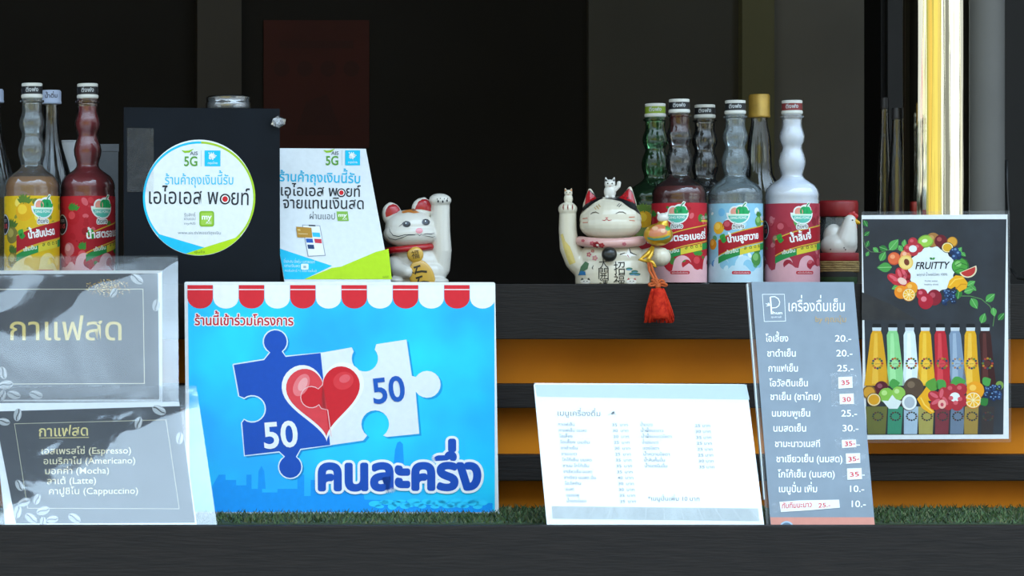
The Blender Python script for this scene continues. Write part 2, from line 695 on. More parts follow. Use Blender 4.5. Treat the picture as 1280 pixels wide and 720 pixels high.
# strips and boards on the back wall
struct(box('trim_3', PT(245, 0, 2.29).x, PT(300, 0, 2.29).x, 2.27, 2.30, -1.25, 1.75, pmat('door_post', (0.055, 0.05, 0.044), rough=0.8, var=0.1, vscale=3)))
struct(box('trim_4', PT(922, 0, 2.29).x, PT(962, 0, 2.29).x, 2.26, 2.30, -1.25, 1.75, pmat('olive_post', (0.17, 0.165, 0.09), rough=0.8, var=0.1, vscale=3)))
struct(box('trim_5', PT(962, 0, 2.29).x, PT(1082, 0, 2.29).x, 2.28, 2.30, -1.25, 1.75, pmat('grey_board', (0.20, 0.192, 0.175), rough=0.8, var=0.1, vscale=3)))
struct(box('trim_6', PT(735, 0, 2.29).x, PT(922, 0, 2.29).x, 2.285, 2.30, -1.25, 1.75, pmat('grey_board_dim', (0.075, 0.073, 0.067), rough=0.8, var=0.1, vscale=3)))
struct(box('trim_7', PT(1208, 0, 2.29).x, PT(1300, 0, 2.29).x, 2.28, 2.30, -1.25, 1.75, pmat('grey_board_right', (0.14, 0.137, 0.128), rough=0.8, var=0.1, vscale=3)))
# unseen sunlit wall across the street, banded in colour for the gold column's reflections
fac = [(-60, -40, '#e8e0cc'), (-40, -31, '#b85c74'), (-31, -27, '#e8e0cc'), (-27, -22, '#5c5630'), (-22, -17.5, '#d8d0b8'), (-17.5, -14, '#6c6820'), (-14, -11, '#8c7c34'), (-11, -7, '#b08c34'), (-7, -5.5, '#8c7a2c'),
       (-5.5, -1.5, '#b49a44'), (-1.5, 0.5, '#a89048'), (0.5, 1.6, '#7c7430'), (1.6, 2.6, '#f0ece0'), (2.6, 8.0, '#5c5954'), (8.0, 13, '#f4f0e6'), (13, 15, '#c8b890'), (15, 27, '#f0ece0'), (27, 33, '#57544e'), (33, 60, '#bdb6a6')]
bm = bmesh.new()
fm = []
for i, (a, b, c) in enumerate(fac):
    n0 = len(bm.faces)
    bm_box(bm, a, b, -12.3 - 0.05 * (i % 3), -12.0 - 0.05 * (i % 3), -1.30, 3.2)
    bm.faces.ensure_lookup_table()
    for f in bm.faces[n0:]:
        f.material_index = i
    fm.append(pmat('street_' + str(i), c, rough=0.8, var=0.1, vscale=3))
struct(from_bm('wall_street', bm, fm))

# ---- serving shelf with the deep front beam
shelf = thing('serving_shelf', 'dark stained wooden shelf with deep front beam under the bottles', 'shelf', (0, 0.335, 0))
bm = bmesh.new()
bm_box(bm, XL, XR, 0, 0.03, PT(0, 424, .335).z, SHELF_Z, 0.0015)
from_bm('front_beam', bm, m_beam, shelf)
box('shelf_board', XL, XR, 0.031, 0.75, SHELF_Z - 0.026, SHELF_Z, m_beam, shelf)

# ---- lower ledge
ledge = thing('display_ledge', 'dark wooden ledge along the bottom with a raised front board', 'ledge', (0, 0, LEDGE_Z))
bm = bmesh.new()
bm_box(bm, XL, XR, 0, 0.022, -0.20, -0.327 - LEDGE_Z, 0.002)
from_bm('front_board', bm, m_dark, ledge)
box('ledge_board', XL, XR, 0.022, 0.398, -0.022, 0.0, m_dark, ledge)

# ---- artificial turf
rnd = random.Random(3)
bm = bmesh.new()
bm_box(bm, 0.25, 2.2, 0.10, 0.395, LEDGE_Z + 0.0003, LEDGE_Z + 0.003)
for f in bm.faces:
    f.material_index = 0
for _ in range(15000):
    x, y = rnd.uniform(0.33, 2.1), rnd.uniform(0.10, 0.393)
    h = rnd.uniform(0.004, 0.009)
    a = rnd.uniform(0, 6.28)
    w = rnd.uniform(0.0008, 0.0016)
    lx, ly = rnd.uniform(-.006, .006), rnd.uniform(-.006, .006)
    z = LEDGE_Z + 0.003
    p = [bm.verts.new((x + math.cos(a) * w, y + math.sin(a) * w, z)), bm.verts.new((x - math.cos(a) * w, y - math.sin(a) * w, z)), bm.verts.new((x + lx, y + ly, z + h))]
    f = bm.faces.new(p)
    f.material_index = rnd.choice((1, 1, 2, 3))
turf = from_bm('artificial_turf', bm, [pmat('turf_back', '#2b3a22', rough=.9), pmat('turf_green', '#3c5528', rough=.7, var=.2), pmat('turf_dark', '#243a1c', rough=.7, var=.2), pmat('turf_dry', '#595d38', rough=.7, var=.2)])
tag(turf, 'strip of short green artificial grass at the back of the ledge', 'grass', kind='stuff')

# ---- columns on the right
def column(name, label, px0, px1, y, mat, cat='column'):
    a, b = PT(px0, 0, y), PT(px1, 0, y)
    c = (a + b) / 2
    r = (b.x - a.x) / 2 * math.cos(math.atan2(c.x, D + y))
    t = thing(name, label, cat, (c.x, y, SHELF_Z))
    H = AWN_Z - SHELF_Z
    lathe('shaft', [(r, 0.012), (r, H)], mat, t, n=96)
    lathe('base_collar', [(r * 1.12, 0), (r * 1.12, 0.01), (r * 1.02, 0.014)], mat, t, n=64)
    return t

m, n, l, out = new_mat('polished_gold_steel')
b = n.new('ShaderNodeBsdfPrincipled')
b.inputs['Base Color'].default_value = (0.97, 0.90, 0.68, 1)
b.inputs['Metallic'].default_value = 1
b.inputs['Roughness'].default_value = 0.05
tc = n.new('ShaderNodeTexCoord'); mp = n.new('ShaderNodeMapping'); nz = n.new('ShaderNodeTexNoise'); bp = n.new('ShaderNodeBump')
mp.inputs['Scale'].default_value = (150, 150, 1.0)
nz.inputs['Scale'].default_value = 1.0
nz.inputs['Detail'].default_value = 3
bp.inputs['Strength'].default_value = 0.3
bp.inputs['Distance'].default_value = 0.0016
l.new(tc.outputs['Object'], mp.inputs['Vector']); l.new(mp.outputs['Vector'], nz.inputs['Vector'])
l.new(nz.outputs['Fac'], bp.inputs['Height']); l.new(bp.outputs['Normal'], b.inputs['Normal'])
l.new(b.outputs['BSDF'], out.inputs['Surface'])
column('polished_column', 'mirror polished gold steel column rising behind the fruit drinks poster', 1128, 1212, 0.62, m)
column('grey_column', 'dull grey round post just right of the gold column', 1196, 1256, 0.70, pmat('grey_post', '#605e5a', rough=0.6, var=0.08, vscale=5))

# dark cabinet side behind the gold column
cab = thing('dark_cabinet', 'dark upright cabinet left of the gold column at the back', 'cabinet', (PT(1101, 0, 1.3).x, 1.3, -1.25))
m_cab = pmat('cabinet_black', (0.010, 0.010, 0.010), rough=0.6, var=.2, vscale=4, spec=.2)
box('body', 0, 0.30, 0, 0.08, 0.0, 2.7, m_cab, cab)
box('door', 0.008, 0.292, -0.012, -0.001, 0.05, 2.65, pmat('cabinet_door', (0.02, 0.02, 0.02), rough=0.5, var=.2, vscale=4, spec=.2), cab)

# red poster on the back wall
pz0, pz1 = PT(0, 185, 2.29).z, PT(0, 25, 2.29).z
px0, px1 = PT(330, 0, 2.29).x, PT(462, 0, 2.29).x
rp = thing('wall_poster', 'dim dark red poster hanging on the back wall', 'poster', ((px0 + px1) / 2, 2.298, pz0))
wr = (px1 - px0) / 2
box('sheet', -wr, wr, -0.004, 0, 0, pz1 - pz0, pmat('poster_red', (0.05, 0.006, 0.003), rough=.8, var=.2, vscale=6), rp)
a = Art()
hh = pz1 - pz0
for i in range(4):
    a.ell(-wr * .66 + i * wr * .44, -hh * .62, wr * .15, wr * .15, pmat('poster_red_dark', (0.035, 0.005, 0.003), rough=.8), 1)
a.rect(-wr * .7, -hh * .84, wr * .7, -hh * .78, pmat('poster_red_dark', (0.035, 0.005, 0.003), rough=.8), 1)
a.poly([(-wr * .4, -hh * .1), (wr * .5, -hh * .1), (wr * .2, -hh * .42), (-wr * .2, -hh * .36)], pmat('poster_red_dark', (0.035, 0.005, 0.003), rough=.8), 1)
a.build('print', lambda x, y, L: Vector((x, -0.0045 - L * 0.0003, -y)), rp)

# ================================================================== CARDS
m_paper = ink(PAPER)
m_board = pmat('grey_card', '#8d8d8a', rough=.8)
m_clear = film('laminate_clear', rough=0.06, gain=2.0, haze=0.03, bump=0.35, bscale=6.0)
m_clear_flat = film('laminate_flat', rough=0.05, gain=0.3, haze=0.0, bump=0.12, bscale=5.0)
m_wavy = film('laminate_wavy', rough=0.05, gain=2.2, haze=0.03, bump=0.12, bscale=9.0, det=2.5)
BLUE, CYAN, LIME = '#1c62c4', '#19bfe6', '#b6dc18'

def logo_5g(a, x, y, s, L=3):
    """Small telecom mark: swoosh, three letters, 5G and a cyan bank square. (x, y) top left, s = width in px of 60."""
    k = s / 60.0
    a.line([(x + 0 * k, y + 2 * k), (x + 4 * k, y + 4 * k), (x + 10 * k, y + 3.5 * k), (x + 16 * k, y + 0 * k)], [1 * k, 3 * k, 3 * k, .6 * k], '#8fc41e', L)
    a.text('AIS', x + 11 * k, y + 8.5 * k, x + 22 * k, y + 8.5 * k, 5 * k, '#5a6470', L, 0.01)
    a.text('5G', x + 3 * k, y + 23.5 * k, x + 21.5 * k, y + 23.5 * k, 13 * k, '#5f9d3c', L, 0.02)
    a.rect(x + 26.5 * k, y + 2 * k, x + 27.1 * k, y + 24 * k, '#b9c4c8', L)
    bx, by, bs = x + 31.5 * k, y + 2.0 * k, 22 * k
    a.rect(bx, by, bx + bs, by + bs, CYAN, L)
    w = '#f2f6f6'
    a.ell(bx + bs * .48, by + bs * .36, bs * .21, bs * .17, w, L + 1)
    a.ell(bx + bs * .36, by + bs * .47, bs * .10, bs * .09, w, L + 1)
    a.poly([(bx + bs * .5, by + bs * .25), (bx + bs * .78, by + bs * .33), (bx + bs * .62, by + bs * .42)], w, L + 1)
    for q in range(3):
        a.line([(bx + bs * (.30 + .12 * q), by + bs * .22), (bx + bs * (.26 + .15 * q), by + bs * .12)], bs * .05, w, L + 1)
    a.poly([(bx + bs * .42, by + bs * .5), (bx + bs * .58, by + bs * .48), (bx + bs * .52, by + bs * .62)], w, L + 1)
    a.text('กรุงไทย', bx + bs * .2, by + bs * .86, bx + bs * .82, by + bs * .86, bs * .11, w, L + 1)

def target_dot(a, x, y, r, L):
    a.ell(x, y, r, r * 1.02, '#24262b', L)
    a.ell(x, y, r * .72, r * .74, '#f2f2f0', L + 1)
    a.ell(x, y, r * .52, r * .54, '#d3262c', L + 2)

# ---- big blue scheme sign -------------------------------------------------
c = Card('payment_scheme_sign', 'large bright blue laminated sign with jigsaw heart, standing on the turf', 'sign', (0.8574, 0.28, -0.3330), 1.1, 3.6, -0.1, 0.4612, 0.3426)
c.slab('sheet', m_paper, y0=0.0, y1=0.002, corner=0.003)
m, n, l, out = new_mat('cyan_print')
b = n.new('ShaderNodeBsdfPrincipled'); tc = n.new('ShaderNodeTexCoord'); nz = n.new('ShaderNodeTexNoise'); rp_ = n.new('ShaderNodeValToRGB')
nz.inputs['Scale'].default_value = 5.5; nz.inputs['Detail'].default_value = 3
rp_.color_ramp.elements[0].position = 0.35; rp_.color_ramp.elements[0].color = (*hexc('#00aef2'), 1)
rp_.color_ramp.elements[1].position = 0.68; rp_.color_ramp.elements[1].color = (*hexc('#00deff'), 1)
l.new(tc.outputs['Object'], nz.inputs['Vector']); l.new(nz.outputs['Fac'], rp_.inputs['Fac']); l.new(rp_.outputs['Color'], b.inputs['Base Color'])
b.inputs['Roughness'].default_value = 0.6; l.new(b.outputs['BSDF'], out.inputs['Surface'])
m_cyanp = m
def z4(x, y):
    return 220 + x / 2.25, 340 + y / 2.25
a = Art()
a.poly([z4(33, 38), z4(895, 40), z4(897, 676), z4(40, 680)], m_cyanp, 1)
c4 = '#0a9cf0'
# skyline and clouds printed along the bottom
rr = random.Random(5)
x = 120
sk = [z4(60, 676)]
while x < 520:
    hgt = rr.choice((600, 620, 585, 610, 570, 630, 545 if 200 < x < 330 else 600))
    w = rr.uniform(14, 34)
    sk += [z4(x, hgt), z4(x + w, hgt)]
    x += w
sk += [z4(530, 640), z4(890, 650), z4(890, 676)]
a.poly(sk, c4, 2)
a.poly([z4(610, 560), z4(616, 500), z4(622, 480), z4(630, 476), z4(638, 484), z4(642, 560)], c4, 2)
a.poly([z4(230, 610), z4(232, 560), z4(240, 545), z4(248, 560), z4(252, 610)], c4, 2)
for q in range(26):
    t = q / 25
    a.ell(*z4(560 + 300 * t, 652 + 8 * math.sin(q * 1.9)), rr.uniform(5, 9), rr.uniform(2, 4), '#30d4fc', 3)
a.build('scene_print', c.map, c.thing)
a = Art()
for i in range(12):
    x0, x1 = 32 + i * 72.2, 32 + (i + 1) * 72.2
    col = '#dc2632' if i % 2 == 0 else '#f1f1f0'
    p = [z4(x0, 37), z4(x1 - .8, 37), z4(x1 - .8, 76)]
    p += [z4(x0 + 36 + 35.3 * math.cos(t), 74 + 29 * math.sin(t)) for t in [PI * k / 12 for k in range(13)]]
    p += [z4(x0, 76)]
    a.poly(p, col, 3)
    if i % 2 == 0:
        a.rect(*z4(x0, 48), *z4(x1 - .8, 51), '#f0e0e0', 4)
a.build('awning_print', c.map, c.thing, label='red and white scalloped awning stripe')

def arcp(cx, cy, r, a0, a1, n=16):
    return [(cx + r * math.cos(R(a0 + (a1 - a0) * k / n)), cy + r * math.sin(R(a0 + (a1 - a0) * k / n))) for k in range(n + 1)]
def pw(pts, dx=0, dy=0):
    return [z4(x + dx, y + dy) for x, y in pts]
left = [(160, 260), (247, 246)] + arcp(279, 196, 34, 118, 414) + [(308, 237), (408, 227), (435, 487), (350, 499)] + arcp(321, 548, 33, -58, 240) + [(290, 506), (192, 517), (184, 424)] + arcp(214, 385, 37, 128, -128) + [(176, 349)]
right = [(408, 227), (494, 212)] + arcp(531, 243, 37, 212, -42) + [(563, 203), (648, 190), (663, 292)] + arcp(706, 316, 38, 213, 507) + [(674, 338), (684, 455), (592, 464)] + arcp(560, 428, 39, 55, -235) + [(526, 474), (435, 487)]
a = Art()
a.poly(pw(left, 6, 5), '#0f8ccc', 4)
a.poly(pw(right, 6, 5), '#0f9cd8', 4)
a.line(pw(left + [left[0]]), 1.6, '#dcecf4', 5.5)
a.poly(pw(left), '#1450b4', 5)
a.poly(pw(right), '#e4e8e8', 5)
a.build('puzzle_print', c.map, c.thing, label='blue and white jigsaw pieces')
a = Art()
def heart(cx, cy, w, h, rot):
    p = []
    for k in range(60):
        t = 2 * PI * k / 60
        x = 16 * math.sin(t) ** 3
        y = -(13 * math.cos(t) - 5 * math.cos(2 * t) - 2 * math.cos(3 * t) - math.cos(4 * t))
        x, y = x / 16 * w / 2, (y - 2.6) / 14.6 * h / 2
        cr, sr = math.cos(R(rot)), math.sin(R(rot))
        p.append((cx + x * cr - y * sr, cy + x * sr + y * cr))
    return p
H0 = heart(416, 368, 232, 222, -4)
H1 = heart(416, 367, 208, 198, -4)
a.poly(pw(H0), '#f2f2f1', 7)
a.poly(pw(H1), '#d4202c', 8)
# lighter left half of the heart up to the jigsaw seam
seam = [(414, 300), (411, 318)] + arcp(380, 352, 30, -50, -315, 14) + [(408, 384), (426, 388), (436, 462)]
Lh = [p for p in H1 if p[0] < 414]
Lh.sort(key=lambda p: math.atan2(p[1] - 370, p[0] - 440) % (2 * PI))
Lh = [p for p in H1 if p[0] < 413]
i0 = min(range(len(H1)), key=lambda i: abs(H1[i][0] - 412) + (0 if H1[i][1] < 330 else 900))
seq = [H1[(i0 - k) % 60] for k in range(60)]
seq = [p for p in seq if p[0] <= 414 or (p[1] > 440 and p[0] < 437)]
a.poly(pw(seq + list(reversed(seam))), '#e2444c', 9)
a.ell(*z4(352, 318), 9, 15, '#ee7c80', 10, rot=28)
a.ell(*z4(356, 316), 5, 9, '#f4a8a8', 11, rot=28)
a.ell(*z4(470, 306), 13, 11, '#e03a42', 10, rot=-20)
a.ell(*z4(474, 300), 7, 5, '#e86068', 11, rot=-20)
a.line(pw(seam), 1.0, '#f2c8c8', 12)
a.build('heart_print', c.map, c.thing, label='red jigsaw heart with white outline')
a = Art()
for k_, (r_, col_, L_) in enumerate(((1.5, '#f2f2f2', 5), (.32, '#c81e2c', 6))):
    a.fat('ร้านนี้เข้าร่วมโครงการ', *z4(53, 149), *z4(329, 150), 9.2, col_, L_, r_)
a.build('heading_lettering', c.map, c.thing, label='small red heading with white outline')
a = Art()
a.text('50', *z4(248, 496), *z4(344, 489), 31.5, '#f0f2f2', 13, 0.02)
a.text('50', *z4(556, 370), *z4(646, 360), 30.5, '#1858b4', 13, 0.02)
a.split('number_lettering', c.map, c.thing)
# white outline and body of the big words
a = Art()
a.fat('คนละครึ่ง', *z4(404, 611), *z4(852, 609), 31, '#f2f4f4', 14, 6.0, 20)
a.fat('คนละครึ่ง', *z4(404, 611), *z4(852, 609), 31, '#1450b4', 15, 2.7, 16)
a.build('title_lettering', c.map, c.thing, label='big blue words with white outline')

c.film(m_clear_flat, y0=-0.003)
c.slab('edge_channel', pmat('clear_edge', '#a8aeb0', rough=.3), -c.w / 2 - .001, c.w / 2 + .001, -0.001, 0.0032, -0.004, 0.003)
c.strut(m_board, 0, 0.15)

# ---- white drinks menu ------------------------------------------------------
c = Card('drinks_menu_sheet', 'white laminated drinks menu leaning back behind the front board, centre right', 'menu', (1.2429, 0.036, -0.3345), -2.0, 23.6, -0.3, 0.2986, 0.2170)
c.slab('sheet', m_paper, y0=0.0, y1=0.001, corner=0.004)
def z5(x, y):
    return 660 + x / 3.79, 470 + y / 3.79
a = Art()
a.poly([z5(32, 42), z5(1034, 42), z5(1050, 112), z5(42, 98)], '#b4c4cc', 1)
wq = [z5(112, 617), z5(1090, 628), z5(1095, 688), z5(116, 676)]
a.poly(wq, pmat('printed_planks', '#aab0b0', rough=.6, var=.14, vscale=60, stretch=(1, 1, .25)), 1)
for k in range(12):
    t = (k + .5) / 12
    xa = 112 + 978 * t
    a.line([z5(xa, 618 + 10 * t), z5(xa - 60 + 120 * t, 676 + 12 * t)], .5, '#c8cccc', 2)
a.build('printed_border', c.map, c.thing)
a = Art()
g1, g2 = '#596063', '#687174'
a.text('เมนูเครื่องดื่ม', *z5(140, 188), *z5(342, 191), 5.2, g1, 2)
a.ell(*z5(402, 176), 2.6, 1.5, '#3a3a38', 2, rot=-40)
a.line([z5(380, 186), z5(396, 176), z5(418, 184)], .5, '#6a6a66', 3)
l1 = [('กาแฟเย็น', '35'), ('กาแฟเย็น นมสด', '30'), ('โอเลี้ยง', '20'), ('โอเลี้ยง นมข้น', '25'), ('ชาดำเย็น', '20'), ('ชามะนาว', '25'), ('โกโก้เย็น นมสด', '35'), ('ชานม โกโก้เย็น', '35'), ('ชาเขียวเย็น นมสด', '35'), ('ชาเขียว นมสด ปั่น', '40'), ('โอวัลติน', '30'), ('นมสด', '30'), ('นมชมพู', '25'), ('น้ำแดงโซดา', '25')]
w1 = [78, 132, 62, 140, 80, 72, 140, 124, 136, 150, 76, 40, 62, 92]
for k, ((s, p), w) in enumerate(zip(l1, w1)):
    x, y = 142 + k * 3.2, 236 + k * 27.9
    a.text(s, *z5(x, y), *z5(x + w, y + w * .012), 2.9, g2, 2, 0.008)
    a.text(p, *z5(398 + k * 2.9, y + 2), *z5(422 + k * 2.9, y + 2), 3.4, g2, 2, 0.008)
    a.text('บาท', *z5(436 + k * 2.9, y + 2), *z5(472 + k * 2.9, y + 2), 2.7, g2, 2, 0.008)
l2 = [('น้ำมะนาว', '25'), ('น้ำผึ้งมะนาว', '30'), ('น้ำผึ้งมะนาวโซดา', '35'), ('น้ำแดงมะนาว', '25'), ('แดงโซดา', '25'), ('น้ำหวานโซดา', '25'), ('น้ำส้มคั้นปั่น', '30'), ('น้ำแตงโมปั่น', '35')]
w2 = [58, 106, 142, 76, 76, 124, 98, 106]
for k, ((s, p), w) in enumerate(zip(l2, w2)):
    x, y = 532 + k * 3.0, 237 + k * 28
    a.text(s, *z5(x, y), *z5(x + w, y + 1), 2.9, g2, 2, 0.008)
    a.text(p, *z5(790 + k * 2.9, y + 5), *z5(816 + k * 2.9, y + 5), 3.4, g2, 2, 0.008)
    a.text('บาท', *z5(826 + k * 2.9, y + 5), *z5(862 + k * 2.9, y + 5), 2.7, g2, 2, 0.008)
a.text('*เมนูปั่นเพิ่ม 10 บาท', *z5(568, 590), *z5(812, 592), 4.0, '#50575b', 2)
a.split('lettering', c.map, c.thing)
c.film(film('laminate_menu', rough=0.08, gain=0.9, haze=0.02, bump=0.1, bscale=4.0), y0=-0.0016)
c.strut(m_board, 0, 0.7)

# ---- lower coffee menu ------------------------------------------------------
c = Card('coffee_menu_card', 'dark laminated coffee menu listing espresso to cappuccino, leaning back at lower left', 'menu', (0.4815, 0.04, -0.3345), 4.6, 32.4, 0.3, 0.3120, 0.2290)
m_slate = pmat('slate_print', '#3a3a3e', rough=.6, var=.2, vscale=25)
m_slate2 = pmat('slate_print_lower', '#34363b', rough=.6, var=.2, vscale=25)
def zc(x, y):
    return x / 4.0, 480 + y / 4.0
BEAN, BEAND, GOLD = '#aeb0b0', '#3c3c3c', '#dccb86'
def bean(a, x, y, r, rot, L=3):
    a.ell(x, y, r, r * .62, BEAN, L, rot)
    cs, sn = math.cos(R(rot)), math.sin(R(rot))
    a.line([(x + (t * r * .9) * cs - (.12 * r * math.sin(t * 3)) * sn, y + (t * r * .9) * sn + (.12 * r * math.sin(t * 3)) * cs) for t in (-1, -.5, 0, .5, 1)], r * .16, BEAND, L + 1)
    a.line([(x + (t * r * .7) * cs - (-.34 * r) * sn, y + (t * r * .7) * sn + (-.34 * r) * cs) for t in (-1, 0, 1)], r * .14, '#d4d6d6', L + 1)
c.quad('sheet', m_paper, zc(-38, 96), zc(985, 706), 0.0, 0.0006)
a = Art()
a.poly([zc(-30, 138), zc(900, 111), zc(975, 694), zc(80, 698)], m_slate2, 1)
a.build('printed_background', c.map, c.thing)
a = Art()
a.frame([zc(72, 200), zc(830, 180), zc(896, 625), zc(138, 622)], .6, '#cfc9a8', 3)
a.build('printed_frame', c.map, c.thing)
a = Art()
for x, y, r, rot in ((88, 155, 32, 100), (20, 190, 30, 10), (795, 132, 36, 25), (692, 195, 30, 105), (898, 272, 30, 95), (97, 508, 30, 60), (120, 592, 32, -25), (185, 577, 28, 110), (215, 635, 34, -20), (88, 640, 32, 100), (155, 672, 34, 35), (262, 678, 30, -10), (372, 672, 34, 30), (215, 690, 26, 90)):
    bean(a, *zc(x, y), r / 4, rot)
a.build('coffee_beans_print', c.map, c.thing, label='pale printed coffee beans')
a = Art()
a.text('กาแฟสด', *zc(195, 263), *zc(440, 258), 10, GOLD, 3, 0.012)
a.line([zc(196, 271), zc(444, 268)], .8, GOLD, 3)
for i, (s, x0, x1, y) in enumerate((('เอสเพรสโซ่ (Espresso)', 208, 655, 352), ('อเมริกาโน (Americano)', 218, 676, 402), ('มอคค่า (Mocha)', 226, 545, 452), ('ลาเต้ (Latte)', 235, 480, 502), ('คาปูชิโน (Cappuccino)', 245, 690, 553))):
    a.text(s, *zc(x0, y), *zc(x1, y - 4), 6.4, '#e0d6b0', 3, 0.008)
a.split('lettering', c.map, c.thing)
c.film(m_wavy, y0=-0.002, wave=0.0012, freq=6, seed=11, name='clear_laminate')
c.film(film('laminate_back', rough=.1, gain=1.5, haze=.05, bump=.3, bscale=6), y0=0.0012, name='back_laminate')
c.strut(m_board, -0.03, 0.7)

# ---- upper coffee sign ------------------------------------------------------
c = Card('fresh_coffee_sign', 'dark coffee sign with large gold heading in a clear sleeve, behind the lower card', 'sign', (0.4300, 0.180, -0.1750), -7.5, 25.0, 0.0, 0.3400, 0.2440)
def zu(x, y):
    return x / 4.0, 330 + y / 4.0
c.quad('sheet', m_paper, zu(-260, 33), zu(812, 690), 0.0, 0.0006)
a = Art()
a.poly([zu(-250, 52), zu(790, 48), zu(796, 677), zu(-250, 680)], m_slate, 1)
a.build('printed_background', c.map, c.thing)
a = Art()
a.frame([zu(-230, 128), zu(715, 126), zu(722, 598), zu(-230, 602)], .8, '#e0dcc0', 3)
a.build('printed_frame', c.map, c.thing)
a = Art()
rr = random.Random(9)
for k in range(260):
    t, u_ = rr.gauss(0, 1), rr.gauss(0, 1)
    x, y = 545 + 52 * t, 122 + 22 * u_
    if abs(t) > 2.2 or abs(u_) > 2:
        continue
    a.ell(*zu(x, y), rr.uniform(.6, 1.3), rr.uniform(.4, .9), rr.choice(('#c9a75a', '#b08a44', '#e3cf96', '#8e7038')), 3 + .2 * rr.random(), rot=rr.uniform(0, 180), n=6)
a.build('coffee_grounds_print', c.map, c.thing, label='golden patch of printed coffee grounds')
a = Art()
for x, y, r, rot in ((684, 76, 36, 35), (568, 145, 26, -60), (780, 208, 30, 95), (15, 545, 32, 75), (30, 605, 36, -10), (70, 655, 34, 15), (180, 655, 34, 15), (10, 660, 30, 110)):
    bean(a, *zu(x, y), r / 4, rot, 4)
a.build('coffee_beans_print', c.map, c.thing, label='pale printed coffee beans')
a = Art()
a.text('กาแฟสด', *zu(50, 381), *zu(608, 381), 23, '#e6cf7c', 3, 0.006)
a.split('lettering', c.map, c.thing)
c.film(film('laminate_crinkled', rough=0.05, gain=1.6, haze=0.04, bump=0.45, bscale=7, det=1.6), y0=-0.003, wave=0.006, freq=4, seed=4, seg=40)
c.film(film('laminate_back', rough=.1), y0=0.002, name='back_laminate', wave=0.0)
c.strut(m_board, 0.02, 0.6, foot=LEDGE_Z + 0.0005 - (-0.1750))

# ---- black board with round sticker ------------------------------------------
c = Card('black_display_board', 'black upright board with a round white sticker, standing on the shelf', 'board', (0.6644, 0.372, SHELF_Z), 2.0, 2.5, -0.4, 0.2362, 0.2655)
c.slab('panel', pmat('black_board', '#0c1219', rough=.5, spec=.12, var=.25, vscale=9, bump=.15, bscale=30), y0=0.0, y1=0.004)
c.quad('tape_patch', film('tape_dull', rough=.25, gain=.5, haze=.012, bump=.3, bscale=30), (159, 160), (192, 240), -0.0006, -0.0002)
def zs(x, y):
    return 170 + x / 4.3625, 165 + y / 4.3625
a = Art()
a.ell(*zs(344, 358), 70, 72.5, '#e6ebec', 1, n=72)
a.ring(*zs(344, 358), 67.6, 70.3, CYAN, 2, 90, 272)
a.ring(*zs(344, 358), 67.6, 70.3, '#a8cc2c', 2, -88, 90)
def chord(x0, y0, x1, y1, col, L, base):
    pass
cx, cy = zs(344, 358)
ang = lambda x, y: math.degrees(math.atan2(zs(x, y)[1] - cy, zs(x, y)[0] - cx))
p = [zs(122, 556), zs(372, 630), zs(290, 668)]
a.poly(p[:2] + [(cx + 69.8 * math.cos(R(t)), cy + 72 * math.sin(R(t))) for t in range(92, 139, 3)], CYAN, 3)
a.poly([zs(275, 662), zs(372, 630), zs(578, 566)] + [(cx + 69.8 * math.cos(R(t)), cy + 72 * math.sin(R(t))) for t in range(43, 104, 3)], LIME, 4)
a.build('round_sticker', c.map, c.thing, label='round white sticker edged cyan and lime')
a = Art()
logo_5g(a, *zs(250, 93), 54, 5)
a.text('ร้านค้าถุงเงินนี้รับ', *zs(158, 286), *zs(530, 286), 9.2, '#3cc0e4', 5, 0.005)
a.text('เอไอเอส พ', *zs(70, 391), *zs(448, 394), 15.5, '#2a2d33', 5, 0.004)
a.text('ยท์', *zs(518, 397), *zs(618, 399), 15.5, '#2a2d33', 5, 0.004)
target_dot(a, *zs(485, 366), 6.6, 6)
for s, y in (('รับสิทธิ์', 460), ('ผ่านแอป', 481), ('myAIS', 505)):
    a.text(s, *zs(262, y), *zs(324, y), 3.0, '#8f979c', 5)
x, y = zs(345, 431)
a.rrect(x, y, x + 18.5, y + 19.5, 3, '#86b82c', 5)
a.rrect(x + 2, y + 2, x + 16.5, y + 17.5, 2, '#a2cc4c', 6)
a.text('my', x + 3, y + 10.5, x + 15.5, y + 10.5, 6.5, '#f2f6ea', 7, 0.03)
a.text('AIS', x + 8, y + 16, x + 15, y + 16, 3, '#f2f6ea', 7)
a.text('www.ais.th/พอยท์ถุงเงิน', *zs(228, 556), *zs(462, 558), 2.8, '#8a949a', 5)
a.text('อุ่นใจ', *zs(318, 660), *zs(374, 660), 2.2, '#4c6a1c', 6)
a.build('sticker_print', c.map, c.thing)
# crystal stud clipped to the board's corner
bm = bmesh.new()
bmesh.ops.create_icosphere(bm, subdivisions=1, radius=1)
a_, b_ = c.uv(346.5, 153)
bmesh.ops.transform(bm, matrix=Matrix.Translation((a_, -0.008, b_)) @ Matrix.Diagonal((0.0125, 0.008, 0.0095, 1)), verts=bm.verts)
from_bm('clear_corner_clip', bm, film('crystal', rough=.02, gain=3, haze=.12, bump=0), c.thing)
c.strut(m_board, 0.0, 0.8)

